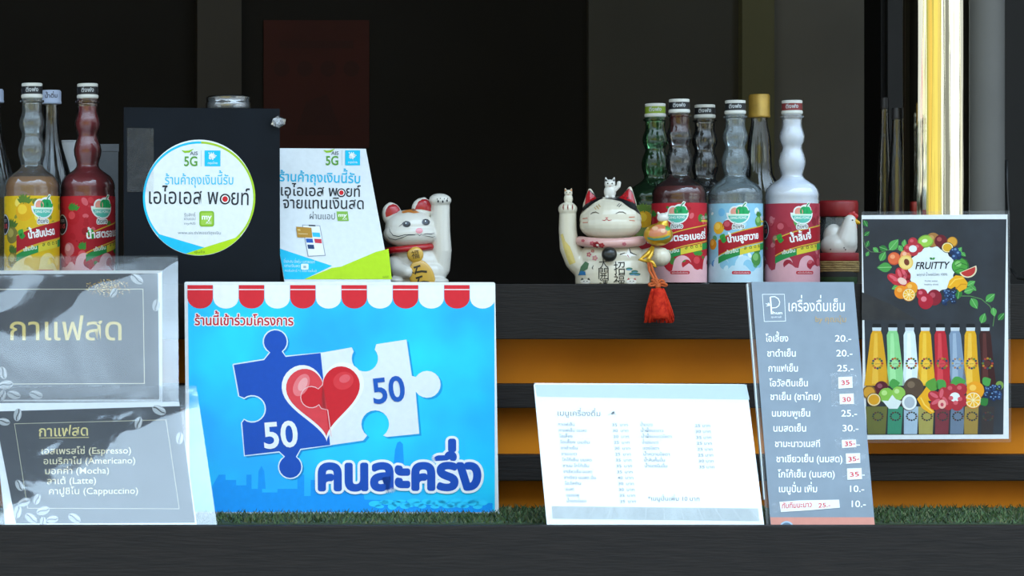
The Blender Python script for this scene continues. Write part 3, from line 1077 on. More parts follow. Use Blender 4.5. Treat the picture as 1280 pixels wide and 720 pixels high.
# ---- small white scheme card ------------------------------------------------
c = Card('points_promo_card', 'white card with phone picture and cyan corner, leaning between board and white cat', 'card', (0.8745, 0.40, SHELF_Z + .0005), 7.9, 28.1, 0.0, 0.1672, 0.2380)
c.slab('sheet', ink('#dfe5e8'), y0=0.0, y1=0.0016)
def zp(x, y):
    return 340 + x / 4.0, 175 + y / 4.0
a = Art()
a.poly([zp(34, 542), zp(300, 630), zp(160, 697), zp(62, 697)], CYAN, 2)
a.poly([zp(160, 697), zp(300, 640), zp(345, 634), zp(345, 697)], LIME, 3)
a.poly([zp(340, 697), zp(345, 634), zp(520, 560), zp(582, 545), zp(599, 697)], LIME, 3)
a.build('printed_corners', c.map, c.thing, label='cyan and lime printed corners')
a = Art()
ph = [zp(150, 424), zp(240, 428), zp(268, 580), zp(178, 584)]
a.poly(ph, '#9aa2ac', 3)
ph2 = [zp(154, 428), zp(237, 432), zp(263, 576), zp(182, 580)]
a.poly(ph2, '#eef0f2', 4)
a.poly([zp(182, 425), zp(216, 426), zp(217, 433), zp(183, 432)], '#3a3f48', 5)
a.poly([zp(200, 463), zp(238, 465), zp(242, 487), zp(204, 485)], '#38bfe0', 5)
a.poly([zp(168, 494), zp(202, 495), zp(206, 515), zp(172, 514)], '#2a5cae', 5)
a.poly([zp(210, 495), zp(246, 497), zp(249, 518), zp(214, 516)], '#cf3a4c', 5)
a.poly([zp(176, 524), zp(208, 525), zp(212, 546), zp(180, 545)], '#28426e', 5)
a.poly([zp(120, 435), zp(196, 440), zp(201, 490), zp(126, 488)], '#b98a34', 7)
a.poly([zp(126, 447), zp(140, 448), zp(141, 456), zp(128, 455)], '#e2c47c', 8)
a.line([zp(130, 470), zp(178, 472)], .6, '#ead9a6', 8)
a.build('phone_print', c.map, c.thing, label='printed phone showing a gold card')
a = Art()
logo_5g(a, *zp(258, 46), 51, 4)
a.text('ร้านค้าถุงเงินนี้รับ', *zp(36, 206), *zp(440, 217), 9.2, '#2ab4dc', 4, 0.014)
a.text('เอไอเอส พ', *zp(44, 278), *zp(326, 283), 10.6, '#24262b', 4, 0.006)
a.text('ยท์', *zp(370, 284), *zp(442, 285), 10.6, '#24262b', 4, 0.006)
target_dot(a, *zp(346, 265), 5.4, 5)
a.text('จ่ายแทนเงินสด', *zp(54, 342), *zp(458, 346), 11.0, '#24262b', 4, 0.006)
a.text('ผ่านแอป', *zp(188, 396), *zp(314, 398), 6.2, '#62686e', 4)
x, y = zp(322, 358)
a.poly([(x, y), (x + 14, y), (x + 15.4, y + 12), (x + 1.4, y + 12)], '#86b84c', 4)
a.text('my', x + 2.2, y + 6.6, x + 13, y + 6.6, 4.2, '#f2f6ea', 6, 0.03)
a.text('AIS', x + 7, y + 10.6, x + 13, y + 10.6, 2.2, '#f2f6ea', 6)
a.text('ยิ่งสะสม ยิ่งคุ้ม แลกพอยท์', *zp(58, 614), *zp(214, 618), 3.0, '#c6f0fa', 4)
a.text('แทนเงินสด', *zp(62, 636), *zp(138, 638), 3.0, '#c6f0fa', 4)
a.rrect(*zp(144, 620), *zp(182, 650), 1.6, '#e6f2f6', 5)
a.rect(*zp(156, 630), *zp(170, 642), '#9fb8c0', 6)
a.text('กดรับสิทธิ์ *1 ครั้ง ถึงสิ้นปี', *zp(64, 659), *zp(222, 662), 2.2, '#c6f0fa', 4)
a.text('อุ่นใจได้', *zp(552, 690), *zp(582, 690), 1.8, '#5a8a1c', 5)
a.split('lettering', c.map, c.thing)
c.strut(m_board, 0.0, 0.75)

# ---- dark grey price strip ----------------------------------------------------
c = Card('price_list_board', 'tall narrow slate grey iced drinks price list leaning right of the white menu', 'menu', (1.4835, 0.06, -0.3345), 1.8, 12.2, -0.1, 0.1472, 0.3510)
c.slab('sheet', pmat('slate_blue_print', '#78848f', rough=.6, var=.06, vscale=40), y0=0.0, y1=0.0012)
c.slab('acrylic_back', film('acrylic', rough=.05, gain=1.6, haze=.08, bump=0), -c.w / 2 - .004, c.w / 2 + .001, 0, c.h, 0.004, 0.007)
c.slab('acrylic_edge', pmat('acrylic_edge', '#c8d2d4', rough=.3), -c.w / 2 - .0055, -c.w / 2 - .004, 0.04, c.h - .002, 0.003, 0.0075, label='pale clear acrylic edge')
def zt(x, y):
    return 930 + x / 4.647, 345 + y / 4.647
def zb(x, y):
    return 930 + x / 4.365, 500 + y / 4.365
a = Art()
a.poly([zb(142, 640), zb(708, 640), zb(716, 704), zb(150, 704)], '#c98878', 1)
a.ell(*zb(232, 704), 9.5, 10, '#9fb4c6', 2)
a.ell(*zb(232, 704), 7.5, 8, '#5d6f80', 3)
a.text('040-420-0000', *zb(300, 703), *zb(690, 703), 5, '#efe9e4', 3, 0.02)
a.build('footer_band', c.map, c.thing, label='salmon footer band')
a = Art()
wh, or_ = '#eef2f2', '#b09468'
a.frame([zt(106, 107), zt(234, 107), zt(241, 262), zt(117, 265)], .6, wh, 2)
a.line([zt(152, 122), zt(160, 222)], 1.8, wh, 2)
a.line([zt(152, 122), zt(178, 120), zt(198, 132), zt(207, 152), zt(202, 172), zt(186, 184), zt(158, 186)], 1.1, wh, 2)
a.text('hun', *zt(166, 222), *zt(222, 222), 3.5, wh, 2, 0.02)
a.text('ภูนคาเฟ่', *zt(156, 243), *zt(216, 243), 1.6, wh, 2)
for q in ((124, 160, 150, 172), (138, 154, 150, 172), (128, 176, 150, 172)):
    a.line([zt(q[0], q[1]), zt((q[0] + q[2]) / 2, (q[1] + q[3]) / 2 - 2), zt(q[2], q[3])], [.3, 1.2, .3], wh, 2)
a.build('shop_logo', c.map, c.thing, label='white framed letter logo')
a = Art()
a.text('เครื่องดื่มเย็น', *zt(258, 205), *zt(584, 205), 10.5, wh, 2, 0.004)
a.text('by คุณบุ๋ม', *zt(414, 266), *zt(592, 268), 5.5, or_, 2, 0.004)
rows = [('โอเลี้ยง', zt(124, 381), zt(256, 381), '20.-', zt(528, 381), zt(622, 381)),
        ('ชาดำเย็น', zt(134, 468), zt(300, 468), '20.-', zt(535, 467), zt(629, 467)),
        ('กาแฟเย็น', zt(141, 555), zt(312, 555), '25.-', zt(541, 554), zt(635, 554)),
        ('โอวัลตินเย็น', zt(146, 641), zt(370, 641), None, 0, 0),
        ('ชาเย็น (ชาไทย)', zt(152, 720), zt(446, 720), None, 0, 0),
        ('นมชมพูเย็น', zb(152, 90), zb(360, 90), '25.-', zb(530, 90), zb(616, 90)),
        ('นมสดเย็น', zb(160, 172), zb(338, 172), '30.-', zb(537, 171), zb(624, 171)),
        ('ชามะนาวเนสที', zb(168, 256), zb(414, 256), '-', zb(612, 246), zb(632, 246)),
        ('ชาเขียวเย็น (นมสด)', zb(176, 339), zb(536, 339), None, 0, 0),
        ('โกโก้เย็น (นมสด)', zb(184, 422), zb(494, 422), '-', zb(644, 410), zb(658, 410)),
        ('เมนูปั่น เพิ่ม', zb(190, 503), zb(398, 503), '10.-', zb(578, 502), zb(655, 502)),
        ('', 0, 0, '10.-', zb(587, 584), zb(664, 584))]
for s, p, q, pr, p2, q2 in rows:
    if s:
        a.text(s, *p, *q, 6.6, wh, 2, 0.012)
    if pr == '-':
        a.line([p2, q2], 1.0, wh, 2)
    elif pr:
        a.text(pr, *p2, *q2, 8.0, wh, 2, 0.006)
a.split('lettering', c.map, c.thing)
m_tape = film('sticky_tape', rough=.15, gain=.6, haze=.025, bump=.8, bscale=60, det=3, dist=.004)
def patch(poly, txt, tx, tq, tape):
    a = Art()
    a.poly(poly, '#d8d8d6', 4)
    if txt:
        a.fat(txt, *tx, *tq, 5.6, '#c41c28', 5, .22, 6)
    a.build('price_patch', c.map, c.thing, label='white paper patch with red handwritten price')
    a = Art()
    a.poly(tape, m_tape, 7)
    a.build('clear_tape', c.map, c.thing)
patch([zt(546, 588), zt(628, 584), zt(630, 650), zt(547, 655)], '35', zt(566, 634), zt(612, 630), [zt(498, 562), zt(650, 556), zt(676, 648), zt(508, 660)])
patch([zt(553, 686), zt(636, 682), zt(638, 744), zt(555, 746)], '30', zt(572, 732), zt(620, 728), [zt(500, 672), zt(660, 668), zt(668, 752), zt(508, 758)])
patch([zb(532, 218), zb(610, 216), zb(612, 258), zb(534, 262)], '35-', zb(550, 252), zb(606, 248), [zb(494, 208), zb(618, 205), zb(620, 270), zb(498, 276)])
patch([zb(554, 292), zb(632, 290), zb(634, 344), zb(556, 348)], '35-', zb(570, 336), zb(628, 331), [zb(508, 320), zb(660, 286), zb(666, 342), zb(524, 352)])
patch([zb(561, 374), zb(640, 372), zb(643, 432), zb(563, 436)], '35', zb(578, 420), zb(626, 416), [zb(530, 370), zb(682, 364), zb(688, 428), zb(536, 440)])
patch([zb(192, 556), zb(300, 548), zb(518, 544), zb(522, 588), zb(360, 602), zb(200, 612)], None, 0, 0, [zb(148, 560), zb(196, 552), zb(204, 612), zb(160, 616)])
a = Art()
a.text('ทับทิมมะนาว', *zb(206, 592), *zb(368, 584), 5.2, '#c41c28', 5, 0.012, slant=.1)
a.text('25.-', *zb(404, 588), *zb(470, 584), 5.4, '#c41c28', 5, 0.012, slant=.1)
a.build('handwriting', c.map, c.thing, label='red handwriting on white strip')
c.strut(m_board, 0.0, 0.6)

# ---- fruit drinks poster --------------------------------------------------------
c = Card('fruit_drinks_poster', 'laminated black poster of bottled fruit drinks and a fruit wreath, hung on the beam', 'poster', (1.7525, 0.3300, -0.2301), -0.3, 0.1, 0.3, 0.2198, 0.3445)
c.quad('sheet', m_paper, (1077.2, 269), (1261, 548.5), 0.0, 0.0008)
def z1(x, y):
    return 1065 + x / 5.141, 260 + y / 5.141
def z2(x, y):
    return 1065 + x / 4.234, 390 + y / 4.234
a = Art()
a.poly([z1(66, 72), z1(992, 72), z2(800, 648), z2(78, 650)], pmat('chalkboard_print', '#171c23', rough=.6, var=.35, vscale=18, col2='#262d36'), 1)
a.poly([z1(0 + 62, 540), z1(250, 620), z1(420, 720), z1(62, 720)], pmat('chalkboard_print_warm', '#1c1c20', rough=.6, var=.4, vscale=30, col2='#33302c'), 1.5)
a.build('printed_background', c.map, c.thing)
LG, LD = '#4c9c48', '#2f7a34'
def sphere2(a, x, y, r, base, hi, L, lo=None, ry=None):
    ry = ry or r
    a.ell(x, y, r, ry, lo or base, L)
    a.ell(x - r * .05, y - ry * .06, r * .88, ry * .88, base, L + .3)
    a.ell(x - r * .25, y - ry * .3, r * .38, ry * .34, hi, L + .6)
def citrus(a, x, y, r, L, rind='#e08a1c', flesh='#f2b428', pith='#f6e6b4'):
    a.ell(x, y, r, r, rind, L)
    a.ell(x, y, r * .9, r * .9, pith, L + .3)
    for k in range(9):
        t0, t1 = k * 40 + 4, k * 40 + 36
        a.poly([(x + r * .1 * math.cos(R((t0 + t1) / 2)), y + r * .1 * math.sin(R((t0 + t1) / 2)))] + [(x + r * .8 * math.cos(R(t)), y + r * .8 * math.sin(R(t))) for t in (t0, (t0 + t1) / 2, t1)], flesh, L + .6)
def berries(a, x, y, w, h, n_, r, L, seed):
    q = random.Random(seed)
    for k in range(n_):
        bx, by = x + q.uniform(-w, w), y + q.uniform(-h, h)
        a.ell(bx, by, r, r, q.choice(('#1c3054', '#24406c', '#182848')), L + k * .02)
        a.ell(bx - r * .2, by - r * .3, r * .45, r * .35, '#6f93bc', L + k * .02 + .01)
a = Art()
cx, cy = z1(512, 398)
# white scalloped centre
a.poly([(cx + (28.5 + 1.1 * math.cos(t * 14)) * math.cos(t), cy + (29 + 1.1 * math.cos(t * 14)) * math.sin(t)) for t in [2 * PI * k / 112 for k in range(112)]], '#e4ebec', 2)
def zz(x, y):
    return z1(x, y)
k1 = 1 / 5.141
for x, y, ln, an in ((75, 80, 48, 60), (80, 178, 42, -40), (92, 250, 44, -70), (90, 310, 36, -60), (135, 255, 46, 40), (175, 250, 60, 20), (240, 270, 90, -50), (180, 340, 70, -60), (300, 240, 50, 60), (330, 250, 50, -80), (255, 380, 96, 178), (670, 300, 60, -55), (700, 285, 40, 40), (740, 500, 60, -30), (720, 540, 70, -20), (690, 520, 70, 100), (765, 580, 80, 60), (860, 600, 76, -40), (830, 740, 70, -70), (905, 640, 60, 80), (940, 720, 60, -50), (310, 500, 60, 160), (400, 560, 50, -30), (760, 500, 50, 40)):
    a.leaf(*zz(x, y), ln * k1, an, random.Random(x).choice((LG, LD, '#58a850')), 2.2, .5, '#8cc47c')
a.line([zz(75, 130), zz(72, 200), zz(84, 250), zz(120, 282), zz(180, 285), zz(260, 262), zz(320, 270)], .7, '#6a7c58', 2.1)
a.line([zz(690, 565), zz(760, 566), zz(830, 585), zz(885, 630), zz(915, 690), zz(905, 760)], .9, '#5c8c4c', 2.1)
sphere2(a, *zz(520, 205), 9, '#a8743c', '#c4945a', 3)
a.ell(*zz(472, 214), 10, 8, '#7da83c', 3.5, rot=-10); a.ell(*zz(472, 213), 8.6, 6.6, '#9cc84c', 3.8, rot=-10); a.ell(*zz(466, 211), 3.6, 2.2, '#e6ecc0', 4.2, rot=-10)
sphere2(a, *zz(570, 213), 8, '#6a1c24', '#a8504c', 3.4)
a.ell(*zz(643, 218), 6.8, 6.6, '#a06a24', 3.5); a.ell(*zz(643, 216), 5.8, 5.6, '#dca034', 3.7)
a.ell(*zz(612, 254), 7.6, 6.8, '#3c1c1c', 4); a.ell(*zz(612, 254), 6.9, 6.1, '#ecdca4', 4.2); a.ell(*zz(612, 254), 5.6, 4.9, '#dca824', 4.4)
for x, y in ((390, 220), (362, 262), (425, 256), (396, 278)):
    sphere2(a, *zz(x, y), 6, '#b8323c', '#d86068', 3.5 + x * .0005)
a.ell(*zz(390, 262), 5, 4.4, '#dfe6e8', 4.5)
berries(a, *zz(662, 290), 4.5, 5.5, 9, 3.6, 5, 2)
sphere2(a, *zz(270, 325), 8, '#e0683c', '#f0a070', 3.4, '#d0502c'); sphere2(a, *zz(345, 305), 7, '#e88c5c', '#f4b898', 3.4)
a.ell(*zz(345, 350), 9.2, 9, '#ecc464', 4, rot=20); a.ell(*zz(345, 350), 7.6, 7.4, '#f2d480', 4.2, rot=20); a.ell(*zz(350, 348), 3.2, 4.2, '#7a3a24', 4.5, rot=-20)
for x, y, rot in ((270, 455, 30), (310, 430, 70), (345, 455, 110), (300, 470, 0), (340, 425, 60)):
    a.ell(*zz(x, y), 9.5, 5.6, '#c02c38', 3.6 + x * .0004, rot)
    a.ell(*zz(x - 6, y - 8), 6, 2, '#e0606c', 4.0 + x * .0004, rot)
a.ell(*zz(322, 470), 6, 4, '#f0c8b8', 4.5, rot=30)
sphere2(a, *zz(315, 540), 8.6, '#ec8c1c', '#f6b050', 3.6); sphere2(a, *zz(380, 515), 8, '#f09c24', '#f8c060', 3.5)
citrus(a, *zz(364, 557), 8.2, 4.6)
sphere2(a, *zz(448, 555), 7, '#a82434', '#d86070', 4.0); sphere2(a, *zz(528, 575), 9.2, '#8c1c2c', '#b84c58', 4.0, ry=10)
sphere2(a, *zz(472, 600), 9.4, '#b01c30', '#e27c88', 4.8, ry=9.8)
berries(a, *zz(620, 575), 8, 8, 34, 2.3, 4.5, 8)
sphere2(a, *zz(695, 375), 10.8, '#4c9c3c', '#84c46c', 3.6, '#2f6c2c', 10.4)
for q in (-.5, 0, .5):
    a.line([zz(650 + 10, 372 + q * 60), zz(695, 352 + q * 70), zz(740, 368 + q * 60)], .9, '#2c6430', 4.3)
p0, p1 = zz(690, 415), zz(795, 370)
a.poly([p0, p1] + [(zz(742, 392)[0] + 11.5 * math.cos(R(t)), zz(742, 392)[1] + 11 * math.sin(R(t))) for t in range(-20, 160, 12)], '#e6d8b4', 4.6)
a.poly([zz(697, 416), zz(788, 378)] + [(zz(742, 393)[0] + 9.6 * math.cos(R(t)), zz(742, 393)[1] + 9.2 * math.sin(R(t))) for t in range(-18, 155, 12)], '#c03430', 4.8)
a.poly([zz(610, 510), zz(625, 465), zz(665, 432), zz(710, 438), zz(742, 480), zz(735, 515), zz(690, 540), zz(660, 505), zz(635, 520)], '#ecac1c', 5)
a.line([zz(625, 500), zz(660, 460), zz(715, 450)], 1.4, '#f6cc50', 5.3); a.line([zz(665, 520), zz(700, 490), zz(735, 490)], 1.2, '#d48c14', 5.3)
a.build('wreath_print', c.map, c.thing, label='printed ring of fruit and leaves')
a = Art()
a.leaf(*zz(515, 331), 22 * k1, -35, LG, 4, .5); a.leaf(*zz(515, 331), 22 * k1, 215, LD, 4, .5)
a.text('FRUITTY', *zz(406, 393), *zz(620, 389), 8.6, '#16181c', 4, 0.018, slant=.22)
a.text('พฤกษ์ น้ำผลไม้สด 100%', *zz(415, 436), *zz(612, 434), 2.4, '#4a5058', 4, 0.0)
a.text('fruity juice', *zz(466, 473), *zz(548, 473), 2.0, '#5a6068', 4, 0.0)
a.text('healthy drink', *zz(464, 496), *zz(555, 496), 2.0, '#5a6068', 4, 0.0)
a.split('lettering', c.map, c.thing)
def zy(x, y):
    return z2(x, y)
a = Art()
BT = [(130, 66, '#e0a41c', '#eebc40'), (215, 52, '#8ed08a', '#a8e0a0'), (304, 50, '#dce8ee', '#eef4f6'), (387, 52, '#e6ac1c', '#f2c440'), (467, 50, '#bc2430', '#d8444c'), (545, 50, '#8094ac', '#a0b2c4'), (627, 50, '#e2a81c', '#eec048'), (704, 46, '#3c1a18', '#5c2c28')]
for i, (x, w, c1, c2) in enumerate(BT):
    dx = (20, 18, 14, 18, 20, 10, -2, 20)[i]
    sh = (0, 20, 12, 6, 16, 20, 4, 22)[i]
    a.rrect(*zy(x - 23, 62), *zy(x + 23, 88), 1.5, '#16171a', 3)
    a.poly([zy(x - 24, 82), zy(x + 24, 82), zy(x + 22, 106), zy(x - 22, 106)], '#cfd8dc', 3.2)
    b0 = [zy(x - 22, 100), zy(x + 22, 100), zy(x + 30, 122), zy(x + w * .72 + sh * .4, 250), zy(x + w + sh * .6, 390), zy(x - w + sh, 390), zy(x - w * .72 + sh * .5, 250), zy(x - 32, 122)]
    a.poly(b0, c1, 3.4)
    a.poly([zy(x - 12, 112), zy(x + 4, 112), zy(x + 8 + sh * .5, 380), zy(x - 26 + sh * .5, 380)], c2, 3.6)
    bx, by = zy(x + 4 + sh * .4, 272)
    if i != 5:
        for k in range(12):
            a.ell(bx + 6 * math.cos(k * PI / 6), by + 6.2 * math.sin(k * PI / 6), 1.5, 1.4, ('#a83c34', '#b87c24', '#5c7c34', '#34405c')[k % 4], 4)
    else:
        for k in range(12):
            a.ell(bx + 6 * math.cos(k * PI / 6), by + 6.2 * math.sin(k * PI / 6), 1.4, 1.3, ('#b07c5c', '#6c8cac', '#b89c5c', '#4c6c9c')[k % 4], 4)
    a.ell(bx, by, 3.8, 3.4, c2, 4.2)
    a.text('juice', bx - 2.6, by + 1, bx + 2.6, by + 1, 1.6, '#3c342c', 4.4)
    # mirrored on the black table
    m2 = ('#6c6c34', '#3c8c6c', '#a8bccc', '#a89c54', '#7c343c', '#6c7c90', '#a08440', '#3a3230')[i]
    a.poly([zy(x - w + sh + 8, 500), zy(x + w + sh * .6 - 10, 500), zy(x + w * .7 + sh * .4, 646), zy(x - w * .7 + sh * .4, 646)], m2, 3)
    bx, by = zy(x + 6 + sh * .4, 552)
    for k in range(12):
        a.ell(bx + 6 * math.cos(k * PI / 6), by + 5 * math.sin(k * PI / 6), 1.3, 1.1, ('#5c3430', '#4c4430', '#34443c', '#2c3444')[k % 4], 3.5)
a.build('drink_bottles_print', c.map, c.thing, label='row of eight printed juice bottles')
a = Art()
a.ell(*zy(90, 425), 8.8, 8.6, '#8c6424', 5); a.ell(*zy(90, 425), 7, 6.8, '#d89c30', 5.2)
sphere2(a, *zy(155, 402), 8.6, '#5c1c28', '#94505c', 5)
a.ell(*zy(115, 464), 9, 8.6, '#5c3018', 5.6); a.ell(*zy(115, 464), 8.2, 7.8, '#ecd8a4', 5.8); a.ell(*zy(115, 464), 6.8, 6.4, '#e0a020', 6)
a.leaf(*zy(195, 385), 14, -10, LG, 4.8, .7); sphere2(a, *zy(180, 440), 9.5, '#8cc04c', '#c0e088', 5.2); sphere2(a, *zy(245, 430), 8.5, '#94c454', '#c4e094', 5.1)
a.poly([zy(158, 468), zy(190, 470), zy(212, 438), zy(232, 462), zy(264, 472), zy(240, 512), zy(195, 512)], '#e2e8e4', 6)
sphere2(a, *zy(325, 400), 12.5, '#5a4636', '#7c6650', 5)
a.ell(*zy(300, 478), 10, 10.6, '#4c3c30', 6); a.ell(*zy(302, 478), 9.2, 9.8, '#eceeec', 6.2); a.ell(*zy(303, 478), 6.6, 7.2, '#b4bcc4', 6.4)
a.leaf(*zy(410, 420), 18, -70, '#5c9c3c', 5, .7); a.leaf(*zy(450, 360), 17, 50, LG, 5, .6)
a.poly([zy(342, 460), zy(372, 425), zy(392, 395), zy(436, 438), zy(420, 470), zy(400, 470), zy(436, 530), zy(415, 540), zy(370, 510)], '#eeae1c', 6)
a.line([zy(362, 452), zy(382, 490), zy(425, 528)], 1.6, '#f8d060', 6.3)
for x, y, rot in ((440, 450, 30), (480, 440, 100), (500, 480, 60), (450, 485, -30)):
    a.ell(*zy(x, y), 10, 7, '#b42c34', 6 + x * .001, rot); a.ell(*zy(x - 8, y - 10), 6, 2.4, '#d8606c', 6.8, rot)
a.ell(*zy(475, 488), 5, 5.6, '#f0b4a4', 7); a.ell(*zy(475, 490), 2, 2.4, '#c8485c', 7.2)
a.leaf(*zy(520, 380), 20, -10, LG, 5.4, .6)
for x, y in ((525, 412), (575, 410), (530, 465), (578, 470), (555, 490)):
    sphere2(a, *zy(x, y), 7.8, '#b02c38', '#d45c64', 5.5 + y * .002)
a.ell(*zy(543, 450), 6.4, 5.8, '#e8ecec', 7)
sphere2(a, *zy(650, 415), 11.4, '#eca01c', '#f8c454', 5.2); citrus(a, *zy(640, 466), 10.6, 6.2)
a.leaf(*zy(680, 490), 12, -40, LD, 6.5, .7); a.leaf(*zy(690, 380), 12, -30, LG, 5, .8); a.ell(*zy(780, 388), 5, 5.4, '#7c9c44', 5)
berries(a, *zy(745, 425), 9, 9, 34, 2.6, 6, 12)
a.build('fruit_row_print', c.map, c.thing, label='printed row of cut fruit')
c.film(m_clear_flat, y0=-0.0024)
c.film(film('laminate_back', rough=.1), y0=0.0013, name='back_laminate')

# ================================================================== BOTTLES
GLASS_CLEAR = film('bottle_glass_clear', rough=0.06, gain=1.7, haze=0.09, bump=0.25, bscale=45, tint=(.86, .9, .9), det=2, dist=.004, hazecol=(.62, .68, .68))
GLASS_DARK = film('bottle_glass_dim', rough=0.06, gain=1.6, haze=0.025, bump=0.25, bscale=45, tint=(.8, .8, .8), det=2, dist=.004, hazecol=(.5, .52, .52))
GLASS_GREEN = film('bottle_glass_green', rough=0.06, gain=1.5, haze=0.06, bump=0.25, bscale=45, tint=(.45, .75, .5), det=2, dist=.004, hazecol=(.12, .3, .14))
GLASS_PLAIN = film('bottle_glass_plain', rough=0.03, gain=1.8, haze=0.02, bump=0.05, bscale=20, tint=(.85, .88, .88), hazecol=(.5, .52, .54))

# half width and height below the cap's top, in picture px of a 227 px tall bottle
BODY = [(12.6, 17), (12.6, 19), (15.2, 19.6), (15.2, 21.4), (12.6, 22.4), (12.3, 30), (12.9, 34), (15.0, 39.5), (16.2, 45), (15.4, 50.5), (13.2, 55), (12.5, 58), (13.2, 61.5), (15.6, 67.5), (17.4, 75), (16.8, 81), (15.0, 87), (13.8, 91), (14.0, 94), (17, 97.5), (22.5, 101), (28.5, 105), (32, 109.5), (34, 115), (34.3, 119), (33.6, 121.5), (34.2, 124), (34.2, 216), (33.6, 222), (31, 226), (24, 227)]

class Label:
    pass

def syrup_bottle(label, px, ptop, y, art, glass, syrup, fill, band='#17191d', group=None, bandtxt='ติ่งฟง', neckres=None, cat='bottle', hw=34.4, rot=0.0, scale=1.0):
    """Ribbed-neck syrup bottle: px = centre in the picture, ptop = picture y of the cap top."""
    p = PT(px, 0, y)
    k = S * (1 + y / D)
    ztop = PT(px, ptop, y).z
    hk = (ztop - SHELF_Z) / 227.0
    wk = k * math.cos(math.atan2(p.x, D + y)) * scale
    t = thing('syrup_bottle', label, cat, (p.x, y, SHELF_Z), face_cam(p.x, y) + rot, group)
    H = 227 * hk
    prof = [(r * wk, H - d * hk) for r, d in reversed(BODY)]
    lathe('glass', prof, glass, t, n=56)
    if syrup:
        ins = [((r - 1.6) * wk, H - d * hk + (1.8 * wk if i == 0 else 0)) for i, (r, d) in enumerate(reversed(BODY)) if d >= fill and d < 227]
        ins[0] = (ins[0][0], 0.004)
        rr_ = BODY[0][0]
        for (r0, d0), (r1, d1) in zip(BODY, BODY[1:]):
            if d0 <= fill <= d1:
                rr_ = r0 + (r1 - r0) * (fill - d0) / max(d1 - d0, 1e-6)
        ins.append(((rr_ - 1.6) * wk, H - fill * hk))
        lathe('syrup', ins, syrup, t, n=48)
    if neckres:
        lathe('syrup_residue', [((12.6 - 1.2) * wk, H - 40 * hk), ((12.6 - 1.2) * wk, H - 19 * hk)], neckres, t, n=32, cap=False)
    # cap: white screw cap with a printed strip
    cr = 12.7
    cp = lathe('cap', [(cr * wk * .99, H - 17.2 * hk), (cr * wk * 1.06, H - 16.4 * hk), (cr * wk * 1.06, H - 13.4 * hk), (cr * wk, H - 12.8 * hk), (cr * wk, H - 3.6 * hk), (cr * wk * 1.03, H - 3.0 * hk), (cr * wk * 1.02, H - .6 * hk), (cr * wk * .92, H)], pmat('cap_white', '#d4d4cc', rough=.45), t, n=48)
    a = Art()
    wband = 2 * PI * cr
    a.rect(-wband / 2, 3.9, wband / 2, 12.6, pmat('cap_band_' + band, band, rough=.45), 1)
    for q in (-1, 0, 1):
        a.text(bandtxt, q * 26 - 8, 10.2, q * 26 + 8, 9.8, 3.6, '#b8bcbe', 2, 0.02)
    def mcap(x, yy, L):
        an = x / cr
        rr2 = cr * wk + 0.00025 + L * 0.00015
        return Vector((rr2 * math.sin(an), -rr2 * math.cos(an), H - yy * hk))
    a.build('cap_strip', mcap, cp, step=(3, 0))
    if art:
        rad = 34.2
        def mlab(x, yy, L):
            an = x / rad
            rr2 = rad * wk + 0.0004 + L * 0.00012
            return Vector((rr2 * math.sin(an), -rr2 * math.cos(an), H - yy * hk))
        for nm, ar, lb in art:
            ar.build(nm, mlab, t, step=(3, 0), label=lb)
    return t

